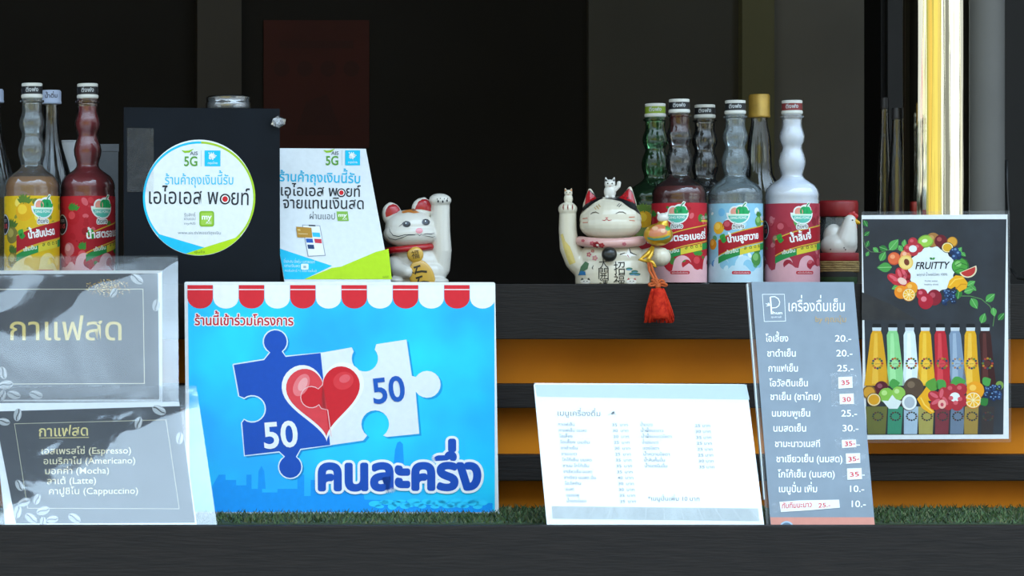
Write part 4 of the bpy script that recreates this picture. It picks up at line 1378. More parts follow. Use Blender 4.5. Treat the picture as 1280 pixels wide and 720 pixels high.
def label_art(name, bg, splash, off, txt, txtw, fruit, drop, seed, wave='#e8b8bc', x_text=0, txtx=None):
    """Wrapped label; x = 0 faces the viewer, off = where the logo sits; y runs down from the cap top."""
    T0, T1 = 128, 225
    q = random.Random(seed)
    base = Art()
    base.rect(-92, T0, 92, T1, bg, 1)
    base.build  # noqa
    sp = Art()
    # background fruit and splashes round the label
    for k in range(70):
        x, y = q.uniform(-88, 88), q.uniform(T0 + 4, T1 - 4)
        r = q.uniform(1.5, 5.5)
        x0_ = min(max(x, -86), 86)
        sp.ell(x0_, min(max(y, T0 + r + 1), T1 - r - 1), r, r * q.uniform(.6, 1), q.choice(splash), 1.5 + k * .01, q.uniform(0, 180), n=12)
    for x, y, r, cs in fruit:
        x += off
        if len(cs) == 3:
            for k in range(7):
                sp.leaf(x + r * .1 * math.cos(k), y - r * .8, r * 1.1, -150 + k * 20, cs[2], 2.4 + k * .01, .3)
        sp.ell(x, y, r, r * .95, cs[0], 2.6)
        sp.ell(x - r * .2, y - r * .25, r * .55, r * .5, cs[1], 2.8)
    # milky wave along the foot
    xs = [-92 + 184 * i / 46 for i in range(47)]
    sp.poly([(x, 207 + 3.5 * math.sin(x * .16 + seed) + 2 * math.sin(x * .37)) for x in xs] + [(92, T1), (-92, T1)], wave, 3.0)
    for wx in (off - 22, off + 8, off - 62, off + 50):
        sp.poly([(wx - 14, 212)] + [(wx + 11 * math.cos(R(t)) - 1, 203 + 11 * math.sin(R(t))) for t in range(190, 361, 15)] + [(wx + 6 * math.cos(R(t)) + 4, 203 + 6 * math.sin(R(t))) for t in range(340, 120, -20)] + [(wx + 8, 212)], wave, 3.1)
    lg = Art()
    w = '#e9ece8'
    # bowl of fruit
    lx, ly = off, 141
    lg.ell(lx - 4.5, ly - 2.5, 7, 7, w, 5); lg.ell(lx + 4, ly - 3.5, 9, 8, w, 5)
    lg.poly([(lx + 3, ly - 8), (lx + 8, ly - 15), (lx + 11, ly - 14), (lx + 8, ly - 6)], w, 5)
    lg.poly([(lx - 15, ly - 1.5)] + [(lx + 15 * math.cos(R(t)), ly - 1 + 14 * math.sin(R(t))) for t in range(180, -1, -15)], w, 5)
    lg.ell(lx - 4.5, ly - 2.5, 5.2, 5.2, '#e89c88', 5.4)
    lg.ell(lx + 2, ly - 3, 5.4, 6, '#1f9c58', 5.5); lg.ell(lx + 7.4, ly - 3, 4.8, 5.8, '#27a862', 5.5)
    lg.line([(lx + 5, ly - 8), (lx + 6.5, ly - 11), (lx + 9.5, ly - 13.5)], 1.3, '#1f8c4c', 5.6)
    lg.leaf(lx + 9, ly, 7, -35, '#2c9c54', 5.3, .5)
    lg.poly([(lx - 13, ly + .2)] + [(lx + 13 * math.cos(R(t)), ly + .2 + 11 * math.sin(R(t))) for t in range(180, -1, -15)], '#5cbca8', 5.7)
    lg.poly([(lx - 13, ly + .2), (lx + 13, ly + .2), (lx + 12.5, ly + 2.2), (lx - 12.5, ly + 2.2)], '#d8f0dc', 5.9)
    lg.text('DING FONG', lx - 10, ly + 6.4, lx + 10, ly + 6.0, 3, '#e8f2ea', 6, 0.02)
    lg.fat('ติ่งฟง', lx - 7, ly + 18.2, lx + 7, ly + 17.6, 3.8, w, 5.5, 1.1, 10)
    lg.text('ติ่งฟง', lx - 7, ly + 18.2, lx + 7, ly + 17.6, 3.8, '#2a2a2a', 6, 0.012)
    rb = Art()
    # red ribbon rising to the right, gold edges, green ribbon under it
    tx = off if txtx is None else txtx
    xa, xb = tx - 34, tx + 40
    def cv(x, d):
        u_ = (x - xa) / (xb - xa)
        return 173 - 9 * u_ + 3.2 * (1 - u_) ** 3 * 3 + d
    X = [xa + (xb - xa) * i / 24 for i in range(25)]
    rb.poly([(x, cv(x, -10.5)) for x in X] + [(x, cv(x, 10.5)) for x in reversed(X)], '#d8b03c', 4)
    rb.poly([(x, cv(x, -9.2)) for x in X] + [(x, cv(x, 9.2)) for x in reversed(X)], '#a81c28', 4.3)
    rb.poly([(x, cv(x, 11.5)) for x in X] + [(x, cv(x, 19.5)) for x in reversed(X)], '#d8c83c', 4.2)
    Xg = [x for x in X if x < tx - 4]
    rb.poly([(x, cv(x, 11.5)) for x in Xg] + [(x, cv(x, 19.5)) for x in reversed(Xg)], '#2a8c48', 4.4)
    Xg = [x for x in X if x > tx + 24]
    rb.poly([(x, cv(x, 11.5)) for x in Xg] + [(x, cv(x, 19.5)) for x in reversed(Xg)], '#2a8c48', 4.4)
    rb.leaf(tx - 30, 173, 9, -60, '#3c9c3c', 4.8, .7); rb.leaf(tx - 30, 173, 8, 0, '#2f8c38', 4.8, .7)
    lt = Art()
    lt.fat(txt, tx - txtw / 2 + .3, 176.0, tx + txtw / 2 - .3, 171.0, 6.4, '#f0f0ee', 5, 0.42, 8)
    lt.text('เข้มข้น', tx - 24, 190.5, tx - 8, 187.5, 3.2, '#e8f2e8', 5, 0.02)
    for k in range(4):
        lt.text('สูตรดี'[k * 1:k * 1 + 1] if 'สูตรดี'[k] not in '\u0e39' else 'ต', tx - 1 + k * 7, 184.6 - k * .9, tx + 2.6 + k * 7, 184.4 - k * .9, 3.2, '#4c5c24', 5, 0.02)
    lt.rrect(off - 8, 211, off + 16, 215, 1.6, '#c02c38', 5)
    lt.text('ชนิดเข้มข้นพิเศษ', off - 6, 214, off + 14, 214, 1.6, '#f0d8d8', 5.5)
    # round seal on the far side of the label
    lt.ell(off - 58, 160, 12, 12, '#24262a', 4.6); lt.ring(off - 58, 160, 10.4, 11.6, '#c8ccd0', 4.8)
    lt.text('ตรา', off - 63, 157, off - 53, 157, 3, '#c8ccd0', 4.8); lt.text('ดี ดี', off - 65, 164, off - 51, 164, 3.4, '#d8484c', 4.8, .03)
    lt.text('ปริมาณสุทธิ', off + 34, 148, off + 62, 145, 3.0, '#eed8d8', 5); lt.rect(off + 34, 149, off + 62, 151, '#d8c83c', 5)
    return [('paper_label', base, None), ('label_print', sp, None), ('bowl_logo', lg, 'bowl of fruit emblem'), ('ribbon_print', rb, 'red and green ribbon'), ('lettering', lt, None)]

strawb = [(-38, 152, 9, ('#b81c28', '#d84850', '#3c8c34')), (-24, 196, 9, ('#c0202c', '#e05c60', '#3c8c34')), (-44, 188, 8, ('#d07c84', '#e8a8ac')), (28, 200, 9, ('#b01c28', '#d04048', '#3c8c34')), (48, 156, 9, ('#b81c28', '#d84850', '#3c8c34')), (62, 190, 10, ('#c0202c', '#e05c60'))]
pine = [(-24, 146, 11, ('#e0a818', '#f0c838', '#5c7c2c')), (-42, 172, 10, ('#7c7438', '#a89c50', '#4c6c2c')), (8, 205, 9, ('#ecc434', '#f6dc70')), (26, 204, 10, ('#e8bc24', '#f4d860')), (-40, 200, 9, ('#8c7c34', '#c0b05c', '#4c6c2c')), (44, 150, 10, ('#e0a818', '#f0c838', '#5c7c2c'))]
tropic = [(-26, 158, 8, ('#e8b028', '#f4cc58')), (-36, 178, 7, ('#d88c24', '#ecb04c')), (-13, 155, 7, ('#a82434', '#cc5460')), (-3, 152, 6, ('#b02838', '#d05c68')), (26, 196, 9, ('#4c8c44', '#7cb468', '#3c7c34')), (-32, 203, 6, ('#3478b8', '#6ca8dc')), (30, 150, 7, ('#5c9c4c', '#8cc070', '#3c7c34')), (2, 210, 5, ('#38a8d4', '#7cd0ec'))]
lychee = [(-26, 158, 8, ('#a02838', '#c85c68')), (-34, 172, 6, ('#7c5c4c', '#a88870')), (-22, 196, 8, ('#9c2434', '#c04c58')), (12, 200, 9, ('#a82c3c', '#cc6068')), (30, 202, 9, ('#9c2434', '#c04c58')), (-2, 150, 9, ('#5ca454', '#84c078')), (34, 152, 8, ('#a02838', '#c85c68'))]

SYR = dict(rough=.35, var=.12, vscale=25, sss=0.0)
g_front = 'ribbed neck syrup bottles along the shelf'
syrup_bottle('pineapple syrup bottle with yellow label, second from the left edge', 40, 104, 0.46,
             label_art('pineapple', ink('#dcb41c'), ('#c8b030', '#8c8c34', '#e8c83c', '#6c7c30', '#f0d860'), 14, 'น้ำสับปะรด', 36, pine, None, 1, '#ead486', txtx=14),
             GLASS_CLEAR, pmat('syrup_amber', '#a8680c', **SYR), 106, group=g_front)
syrup_bottle('strawberry syrup bottle with red label, filled to the neck, beside the black board', 109.5, 104.5, 0.475,
             label_art('strawberry', ink('#bc2430'), ('#b01c28', '#cc3c44', '#d86068', '#a01824', '#4c7c34'), 19, 'น้ำสตรอเบอร์รี่', 66, strawb, None, 2, '#e8b4b8', txtx=32),
             film('bottle_glass_rosy', rough=.06, gain=1.5, haze=.06, bump=.25, bscale=45, tint=(.95, .9, .9), det=2, dist=.004, hazecol=(.6, .3, .3)), pmat('syrup_red', '#7c1c24', **SYR), 26, group=g_front)
syrup_bottle('strawberry syrup bottle with red label beside the calico cat, clear neck', 849, 124, 0.47,
             label_art('strawberry', ink('#bc2430'), ('#b01c28', '#cc3c44', '#d86068', '#a01824', '#4c7c34'), -3, 'น้ำสตรอเบอร์รี่', 66, strawb, None, 3, '#e8b4b8', txtx=8),
             GLASS_DARK, pmat('syrup_dark_red', '#6e1d16', **SYR), 107, group=g_front, neckres=film('residue_red', rough=.2, gain=.5, haze=.55, bump=0, tint=(.6, .2, .2), hazecol=(.16, .03, .02)))
syrup_bottle('blue hawaii syrup bottle with sky blue label and clear neck', 919, 125.5, 0.46,
             label_art('hawaii', ink('#8cc4dc'), ('#a8d4e8', '#c8e4ee', '#6cb4dc', '#e0eef2', '#5c9c6c'), 4, 'น้ำบลูฮาวาย', 42, tropic, None, 4, '#c0dce8', txtx=12),
             film('bottle_glass_frost', rough=.08, gain=1.6, haze=.17, bump=.25, bscale=45, tint=(.84, .9, .92), det=2, dist=.004, hazecol=(.5, .6, .64)), pmat('syrup_haze', '#68767a', **SYR), 128, group=g_front)
syrup_bottle('opaque white lychee syrup bottle with pink label, tallest of the right group', 990, 125.5, 0.46,
             label_art('lychee', ink('#a83444'), ('#9c2838', '#b84c58', '#c87078', '#8c2430', '#5c8c4c'), 13, 'น้ำลิ้นจี่', 28, lychee, None, 5, '#dfa8b0', txtx=12),
             film('bottle_glass_milk', rough=.08, gain=1.3, haze=.25, bump=.2, bscale=45, tint=(1, 1, 1), det=2, dist=.004, hazecol=(.9, .94, 1.0)), pmat('syrup_milk', '#e4eaf4', rough=.35, var=.02, vscale=25), 24, band='#7c2c2c', group=g_front)
syrup_bottle('green glass syrup bottle with lime cap strip behind the calico cat', 819, 129.5, 0.56, label_art('lime', ink('#7c8c4c'), ('#5c7c3c', '#94a458', '#4c6c34'), 10, 'น้ำแอปเปิ้ล', 40, pine, None, 6, '#b4c48c'),
             GLASS_GREEN, pmat('syrup_green', '#0f2415', **SYR), 112, band='#7c9424', group=g_front)
syrup_bottle('dim clear syrup bottle standing behind the red and blue ones', 881, 131, 0.645, None, GLASS_DARK, None, 0, group=g_front)

# plain bottles with tapering shoulders
def plain_bottle(label, px, ptop, y, hw_cap, capm, prof, glass, captxt=None, name='glass_bottle', group=None, caph=17, content=None):
    p = PT(px, 0, y)
    k = S * (1 + y / D)
    H = PT(px, ptop, y).z - SHELF_Z
    wk = k * math.cos(math.atan2(p.x, D + y))
    t = thing(name, label, 'bottle', (p.x, y, SHELF_Z), face_cam(p.x, y), group)
    pr = [(max(0.6, prof[-1][0] - 4) * wk, 0.0), (prof[-1][0] * wk, 0.004)] + [(r * wk, H - d * k) for r, d in reversed(prof) if H - d * k > 0.006]
    lathe('glass', pr, glass, t)
    if content:
        lathe('contents', [((prof[-1][0] - 2) * wk, .004)] + [((r - 2) * wk, H - d * k) for r, d in reversed(prof) if d > 110 and H - d * k > .01], content, t)
    cp = lathe('cap', [(hw_cap * wk, H - caph * k), (hw_cap * 1.04 * wk, H - (caph - 1) * k), (hw_cap * 1.04 * wk, H - (caph - 2.4) * k), (hw_cap * wk, H - (caph - 3) * k), (hw_cap * wk, H - 2 * k), (hw_cap * .9 * wk, H)], capm, t)
    if captxt:
        a = Art()
        a.text(captxt, -8, 10, 8, 9.6, 4, '#4c4c58', 1, 0.02)
        def mc(x, yy, L):
            an = x / hw_cap
            rr2 = hw_cap * wk + .0004
            return Vector((rr2 * math.sin(an), -rr2 * math.cos(an), H - yy * k))
        a.build('cap_lettering', mc, cp, step=(3, 0))
    return t
cone = [(9, 16), (9, 20), (9.4, 40), (11.5, 58), (16, 76), (21, 92), (25.5, 108), (29, 124), (30, 136), (30, 240)]
capw = pmat('cap_pale_blue', '#a8b4cc', rough=.4)
plain_bottle('clear bottle with pale blue cap behind the pineapple syrup bottle', 64, 113, 0.57, 12.6, capw, cone, GLASS_PLAIN, 'น้ำดื่ม', group='clear tapering bottles with pale caps')
plain_bottle('clear bottle with pale blue cap cut off by the left edge', -8, 111.5, 0.54, 12.6, capw, cone, GLASS_PLAIN, 'น้ำดื่ม', group='clear tapering bottles with pale caps')
gold = [(10, 28), (10, 33), (11, 40), (13.5, 52), (15, 66), (15.5, 84), (17, 100), (24, 112), (28, 124), (29, 140), (29, 240)]
plain_bottle('clear bottle with tall gold cap behind the white lychee bottle', 949, 118, 0.60, 13.4, pmat('cap_gold', '#a88434', rough=.4, metal=.4, var=.15), gold, GLASS_PLAIN, caph=29)
slim = [(6, 8), (6, 20), (7, 40), (9, 60), (10, 80), (11, 100), (12, 140), (12.5, 240)]
plain_bottle('slim dim bottle close to the left edge of the gold column', 1121, 135, 0.66, 6.4, pmat('cap_dark', '#2c2a2a', rough=.4), slim, GLASS_PLAIN, caph=14, group='slim dim bottles by the gold column')
plain_bottle('slim dim bottle in shadow further left of the gold column', 1106, 122, 0.74, 5.2, pmat('cap_dark', '#2c2a2a'), [(r * .8, d) for r, d in slim], GLASS_DARK, caph=14, group='slim dim bottles by the gold column')

# glass canister behind the black board
p = PT(285.5, 0, 0.56)
k = S * (1 + .56 / D)
H = PT(0, 120, .56).z - SHELF_Z
jar = thing('glass_canister', 'tall glass canister with silver lid showing above the black board', 'jar', (p.x, .56, SHELF_Z))
lathe('glass', [(24 * k, 0), (29 * k, .004), (29 * k, H - 40 * k), (26 * k, H - 28 * k), (26 * k, H - 14 * k)], GLASS_PLAIN, jar)
lathe('lid', [(27 * k, H - 17 * k), (28 * k, H - 16 * k), (28 * k, H - 9 * k), (27 * k, H - 8 * k), (27.4 * k, H - 2 * k), (25 * k, H)], film('lid_clear', rough=.12, gain=5, haze=.22, bump=.1, hazecol=(.5, .53, .55)), jar)
lathe('seal_ring', [(25.5 * k, H - 15.5 * k), (26.5 * k, H - 15 * k), (26.5 * k, H - 9 * k), (25.5 * k, H - 8.5 * k)], pmat('lid_ring', '#8c9298', rough=.3, metal=.6), jar)

# things between the bottles on the left
p = PT(87, 0, .62); k = S * (1 + .62 / D)
cup = thing('white_cup', 'small white cup half hidden behind the strawberry bottle at left', 'cup', (p.x, .62, SHELF_Z))
zc1 = PT(0, 178, .62).z - SHELF_Z
lathe('body', [(8 * k, 0), (9.5 * k, .004), (11 * k, zc1), (10 * k, zc1), (9 * k, .01)], pmat('cup_white', '#c8ccd0', rough=.3), cup)
lathe('rim', [(10.6 * k, zc1), (11.4 * k, zc1 + .001), (11.4 * k, zc1 + .003), (10.2 * k, zc1 + .003)], pmat('cup_white', '#c8ccd0', rough=.3), cup)
p = PT(135, 0, .66); k = S * (1 + .66 / D)
gb = thing('grey_box', 'dim grey box at the back between strawberry bottle and black board', 'box', (p.x, .66, SHELF_Z))
zg = PT(0, 180, .66).z - SHELF_Z
bm = bmesh.new(); bm_box(bm, -13 * k, 13 * k, 0, .03, 0, zg - .006, .0015)
from_bm('body', bm, pmat('box_grey', '#5c6064', rough=.7), gb)
bm = bmesh.new(); bm_box(bm, -13.6 * k, 13.6 * k, -.001, .031, zg - .012, zg, .001)
from_bm('lid', bm, pmat('box_grey_lid', '#63676b', rough=.7), gb)

# ================================================================== LUCKY CATS
def drape_map(objs, ox, oz, q, lift=0.0005, ydir=-0.5):
    """Maps picture units (x, y) to the front of the given local meshes."""
    bv = []
    for o in objs:
        me = o.data
        bv.append(BVHTree.FromPolygons([v.co.copy() for v in me.vertices], [tuple(p.vertices) for p in me.polygons]))
    def f(x, y, L):
        lx, lz = (x - ox) * q, (oz - y) * q
        best = None
        for t in bv:
            h = t.ray_cast(Vector((lx, ydir, lz)), Vector((0, 1, 0)))
            if h[0] is not None and (best is None or h[0].y < best[0].y):
                best = h
        if best is None:
            for t in bv:
                h = t.find_nearest(Vector((lx, 0, lz)))
                if best is None or h[3] < best[3]:
                    best = h
        n_ = best[1]
        if n_.y > 0:
            n_ = -n_
        return best[0] + n_ * (lift + L * 0.00012)
    return f

class Px:
    """Local frame of a figure: picture units to metres, y = depth (towards the viewer is negative)."""
    def __init__(self, ox, oz, q):
        self.ox, self.oz, self.q = ox, oz, q
    def p(self, x, y, d=0):
        return Vector(((x - self.ox) * self.q, d * self.q, (self.oz - y) * self.q))
    def r(self, *a):
        return tuple(v * self.q for v in a)

def glaze(name, col, **kw):
    return pmat(name, col, rough=.28, var=.03, vscale=30, coat=.25, **kw)
m_white = glaze('white_ceramic', '#d6d2c8')
m_cream = glaze('cream_ceramic', '#cfc6b0')
m_redg = glaze('red_glaze', '#a8141c')
m_gold = pmat('gold_paint', '#c89a28', rough=.28, var=.12, vscale=40, metal=.55, coat=.2)
m_yel = glaze('yellow_glaze', '#cfa23c')
m_blk = glaze('black_glaze', '#17181a')

# ---- white cat with raised paw ------------------------------------------------
yy = 0.475
k = S * (1 + yy / D)
q = k / 5.536
F = Px(280, 692, q)
p = PT(470 + 280 / 5.536, 0, yy)
ct = thing('lucky_cat', 'white ceramic beckoning cat with red ears and a gold coin, beside the promo card', 'figurine', (p.x, yy, SHELF_Z), face_cam(p.x, yy))
bm = bmesh.new()
def el(bm, x, y, d, rx, rd, rz, rot=0):
    bm_ell(bm, F.p(x, y, d), F.r(rx, rd, rz), rot=Matrix.Rotation(R(rot), 3, 'Y') if rot else None)
el(bm, 292, 615, 0, 196, 140, 120)
el(bm, 285, 560, -5, 165, 115, 130)
el(bm, 255, 480, -5, 140, 105, 80)
el(bm, 236, 310, -20, 172, 130, 134)
el(bm, 236, 348, -35, 184, 130, 96)
el(bm, 114, 212, -5, 68, 46, 86, -10)
bm_caps(bm, [F.p(105, 180, -5), F.p(104, 145, -5)], F.r(44, 22))
el(bm, 318, 172, -5, 72, 46, 78, 8)
bm_caps(bm, [F.p(328, 140, -5), F.p(332, 112, -5)], F.r(42, 22))
bm_caps(bm, [F.p(430, 580, 10), F.p(444, 460, -5), F.p(440, 330, -12), F.p(442, 210, -14), F.p(444, 150, -18)], F.r(78, 74, 68, 64, 62))
el(bm, 440, 112, -34, 76, 68, 46, 4)
bm_caps(bm, [F.p(140, 545, -40), F.p(150, 590, -90), F.p(215, 610, -135)], F.r(58, 52, 44))
el(bm, 140, 668, -80, 70, 80, 32)
el(bm, 420, 672, -70, 78, 80, 30)
# flat foot
bmesh.ops.create_cone(bm, cap_ends=True, segments=40, radius1=150 * q, radius2=150 * q, depth=30 * q, matrix=Matrix.Translation(F.p(290, 677, 0)) @ Matrix.Diagonal((1.22, .86, 1, 1)))
body = blob('body', bm, m_white, ct, 0.0011, 8)
for v in body.data.vertices:
    v.co.z = max(v.co.z, 0.0)
mapb = drape_map([body], F.ox, F.oz, q)
a = Art()
a.poly([(75, 228), (72, 200), (78, 172), (95, 150), (120, 140), (142, 146), (158, 162), (168, 182), (150, 200), (120, 212), (92, 224)], m_redg, 1)
a.poly([(270, 180), (280, 150), (296, 122), (320, 108), (345, 108), (368, 120), (380, 150), (376, 190), (350, 184), (312, 176), (285, 176)], m_redg, 1)
a.build('inner_ears', mapb, ct, step=(10, 10), label='glossy red inner ears')
a = Art()
a.poly([(178, 196), (205, 184), (235, 178), (262, 180), (282, 192), (300, 200), (262, 206), (225, 198), (190, 206)], glaze('orange_glaze', '#c87c38'), 1)
a.poly([(240, 178), (262, 170), (276, 186), (258, 192)], glaze('brown_glaze', '#7c4c2c'), 1.5)
a.build('head_patch', mapb, ct, step=(10, 10), label='orange brown patch between the ears')
a = Art()
for ex, ey in ((214, 281), (342, 267)):
    a.ell(ex, ey, 27, 22, glaze('eye_grey', '#4c5460'), 1)
    a.ell(ex + 2, ey - 1, 23, 20, m_blk, 2)
    a.ell(ex + 2, ey - 2, 11, 12, glaze('eye_blue', '#2c3848'), 3)
    a.ell(ex - 4, ey - 7, 4, 4, '#e6e8e8', 4)
a.line([(160, 298), (180, 284), (192, 270), (208, 260), (226, 262)], [1, 4, 3, 4, 2], '#3c3c40', 1.5)
a.line([(320, 252), (340, 246), (358, 254), (372, 264)], [2, 4, 3, 1], '#3c3c40', 1.5)
a.build('eyes', mapb, ct, step=(12, 12))
a = Art()
a.ell(298, 326, 24, 19, glaze('pink_glaze', '#dc8c94'), 1)
a.build('nose', mapb, ct, step=(12, 12))
a = Art()
a.line([(96, 300), (104, 330), (124, 356), (160, 364), (205, 352), (262, 352), (285, 350)], [1, 3, 5, 5, 4, 4, 1], '#3a4048', 1)
a.line([(82, 352), (100, 376), (140, 386), (185, 372), (225, 356), (270, 354)], [1, 3, 4, 5, 3, 2], '#3a4048', 1)
a.line([(315, 354), (345, 346), (380, 348), (402, 338)], [1, 4, 4, 1], '#3a4048', 1)
a.line([(318, 358), (352, 362), (386, 368), (404, 362)], [1, 3, 4, 1], '#3a4048', 1)
a.line([(285, 346), (300, 360), (316, 346)], [2, 4, 2], '#3a4048', 1)
a.build('whiskers', mapb, ct, step=(12, 12))
a = Art()
for x, y in ((426, 122), (456, 124), (484, 118)):
    a.ell(x, y, 5, 8, m_blk, 1)
for x, y in ((440, 104), (466, 106), (488, 104), (420, 108)):
    a.ell(x, y, 3, 4, m_blk, 1)
a.build('paw_marks', mapb, ct, step=(10, 10))
# collar hugging the neck
pts = [F.p(232 + 152 * math.cos(t), 448 - 14 * math.cos(t), -8 + 118 * math.sin(t)) for t in [2 * PI * i / 48 for i in range(48)]]
bm = bm_tube(bmesh.new(), pts, 24 * q, 10, True)
bmesh.ops.recalc_face_normals(bm, faces=bm.faces)
from_bm('collar', bm, m_redg, ct, True)
bm = bmesh.new()
bm_ell(bm, F.p(272, 490, -140), F.r(55, 22, 55), 32)
medal = from_bm('coin_bell', bm, m_yel, ct, True)
a = Art()
a.text('福', 250, 515, 300, 508, 42, '#4c3c1c', 1, 0.0)
a.build('coin_mark', drape_map([medal], F.ox, F.oz, q), ct, step=(12, 12))
bm = bmesh.new()
bm_ell(bm, F.p(318, 650, -140), F.r(84, 20, 128), 32, rot=Matrix.Rotation(R(-18), 3, 'Y'))
kb = from_bm('gold_coin', bm, m_yel, ct, True)
for v in kb.data.vertices:
    v.co.z = max(v.co.z, 0.0)
a = Art()
for i, (x0, y0) in enumerate(((262, 600), (276, 672))):
    a.line([(x0, y0 - 20), (x0 + 44, y0 - 34)], 13, m_blk, 1)
    a.line([(x0 + 6, y0 + 14), (x0 + 52, y0 + 4), (x0 + 88, y0 + 8)], 14, m_blk, 1)
    a.line([(x0 - 10, y0 + 10), (x0 + 10, y0 + 24), (x0 + 24, y0 - 30)], 10, m_blk, 1)
a.build('coin_lettering', drape_map([kb], F.ox, F.oz, q), ct, step=(12, 12))

# ---- calico cat with closed eyes ------------------------------------------------
yy = 0.392
k = S * (1 + yy / D)
q = k / 3.694
F = Px(275, 519, q)
p = PT(690 + 275 / 3.694, 0, yy)
ct = thing('lucky_cat', 'smiling calico beckoning cat with painted belly, gold ornament and red tassel', 'figurine', (p.x, yy, SHELF_Z), face_cam(p.x, yy))
bm = bmesh.new()
el(bm, 278, 470, 0, 168, 116, 120)
el(bm, 275, 400, 0, 150, 104, 90)
el(bm, 270, 222, -12, 138, 108, 100)
el(bm, 270, 248, -18, 138, 108, 74)
el(bm, 235, 160, -5, 70, 70, 44)
el(bm, 300, 160, -5, 80, 70, 44)
bm_caps(bm, [F.p(186, 160, 0), F.p(179, 84, 0)], F.r(40, 9))
bm_caps(bm, [F.p(343, 155, 0), F.p(357, 78, 0)], F.r(44, 9))
bm_caps(bm, [F.p(160, 440, 5), F.p(118, 410, 0), F.p(88, 350, -6), F.p(80, 270, -8), F.p(80, 200, -10)], F.r(64, 52, 45, 41, 39))
el(bm, 80, 172, -16, 43, 40, 34)
bm_caps(bm, [F.p(420, 410, -5), F.p(470, 392, -50), F.p(492, 395, -72)], F.r(52, 46, 44))
bmesh.ops.create_cone(bm, cap_ends=True, segments=40, radius1=165 * q, radius2=165 * q, depth=40 * q, matrix=Matrix.Translation(F.p(278, 499, 0)) @ Matrix.Diagonal((1, .70, 1, 1)))
body = blob('body', bm, m_cream, ct, 0.0012, 7)
for v in body.data.vertices:
    v.co.z = max(v.co.z, 0.0)
mapb = drape_map([body], F.ox, F.oz, q)
a = Art()
a.poly([(134, 200), (144, 172), (162, 148), (160, 132), (168, 100), (178, 84), (196, 104), (212, 122), (232, 118), (240, 124), (222, 132), (196, 148), (160, 176)], m_blk, 1)
a.poly([(246, 126), (262, 112), (300, 112), (325, 102), (352, 80), (366, 92), (376, 130), (386, 172), (404, 204), (380, 184), (350, 168), (318, 142), (276, 130)], m_blk, 1)
a.build('head_patches', mapb, ct, step=(10, 10), label='glossy black patches on the head')
a = Art()
a.poly([(158, 152), (163, 116), (174, 86), (190, 104), (210, 126), (186, 138)], m_redg, 2.5)
a.poly([(308, 124), (332, 102), (354, 80), (369, 108), (377, 150), (350, 140)], m_redg, 2.5)
a.build('inner_ears', mapb, ct, step=(10, 10), label='red inner ears')
a = Art()
a.line([(182, 200), (192, 192), (205, 189), (220, 196)], [2, 4, 4, 2], '#3c342c', 1)
a.line([(292, 198), (308, 190), (324, 190), (338, 198)], [2, 4, 4, 2], '#3c342c', 1)
a.build('closed_eyes', mapb, ct, step=(10, 10))
a = Art()
a.line([(234, 226), (244, 229), (254, 222), (262, 229), (276, 226)], [2, 4, 3, 4, 2], '#a83438', 1)
a.poly([(246, 214), (262, 214), (254, 221)], '#c86c6c', 1)
a.build('mouth', mapb, ct, step=(10, 10))
a = Art()
for x0, y0, x1, y1 in ((148, 218, 170, 216), (148, 236, 172, 236), (350, 214, 376, 212), (352, 228, 376, 230)):
    a.line([(x0, y0), (x1, y1)], 3.5, '#c0684c', 1)
for x0, y0, x1, y1 in ((208, 160, 220, 176), (218, 154, 226, 166), (298, 164, 310, 150), (306, 168, 318, 154), (200, 168, 208, 178)):
    a.line([(x0, y0), (x1, y1)], 3, '#b88c3c' if x0 < 250 else '#4c4c4c', 1)
a.build('whiskers', mapb, ct, step=(10, 10))
a = Art()
for x in (62, 82, 102):
    a.line([(x, 152), (x - 1, 166), (x, 176)], [2, 5, 2], '#7c2c24', 1)
for x in (462, 470):
    a.line([(452, x - 90), (462, x - 86)], [2, 4], '#2c2c2c', 1)
a.build('claw_marks', mapb, ct, step=(10, 10))
a = Art()
a.poly([(50, 290), (60, 286), (70, 320), (90, 345), (104, 382), (116, 420), (90, 430), (78, 400), (62, 350)], glaze('pale_yellow_patch', '#cdb668'), 1)
a.build('arm_patch', mapb, ct, step=(10, 10), label='pale yellow patch on the raised arm')
# printed belly
a = Art()
a.text('招', 286, 472, 334, 470, 45, '#23221f', 1, 0.0)
a.text('福', 284, 524, 332, 524, 42, '#23221f', 1, 0.0)
a.text('大', 222, 446, 262, 442, 36, '#23221f', 1, 0.0)
a.text('開', 218, 492, 262, 492, 40, '#23221f', 1, 0.0)
a.text('運', 222, 536, 264, 536, 36, '#23221f', 1, 0.0)
a.build('belly_lettering', mapb, ct, step=(10, 10))
a = Art()
for x, y, r_, c_ in ((176, 384, 7, '#b4646c'), (202, 400, 8, '#c08084'), (192, 368, 5, '#b4646c')):
    for t in range(5):
        a.ell(x + r_ * math.cos(R(t * 72)), y + r_ * math.sin(R(t * 72)), r_ * .6, r_ * .6, c_, 1)
    a.ell(x, y, r_ * .35, r_ * .35, '#d8c06c', 1.5)
a.poly([(314, 386), (340, 380), (350, 352), (358, 378), (388, 392), (362, 392), (352, 402), (340, 390)], '#e8e4dc', 1)
a.line([(312, 384), (334, 376)], [5, 2], '#2c2c2c', 2); a.line([(352, 356), (358, 376), (386, 388)], [3, 6, 2], '#2c2c2c', 2); a.line([(344, 386), (352, 400)], [3, 2], '#a83438', 2)
for x, y in ((352, 450), (376, 462), (366, 472), (386, 474)):
    a.ell(x, y, 15, 6, '#3c6c58', 1); a.ell(x, y + 4, 12, 3, '#5c8ca4', 1.5)
a.poly([(132, 470), (140, 440), (160, 415), (176, 425), (170, 450), (150, 462)], '#4c6c4c', 1)
a.poly([(128, 478), (140, 458), (160, 462), (162, 478)], '#2c6c9c', 1.5)
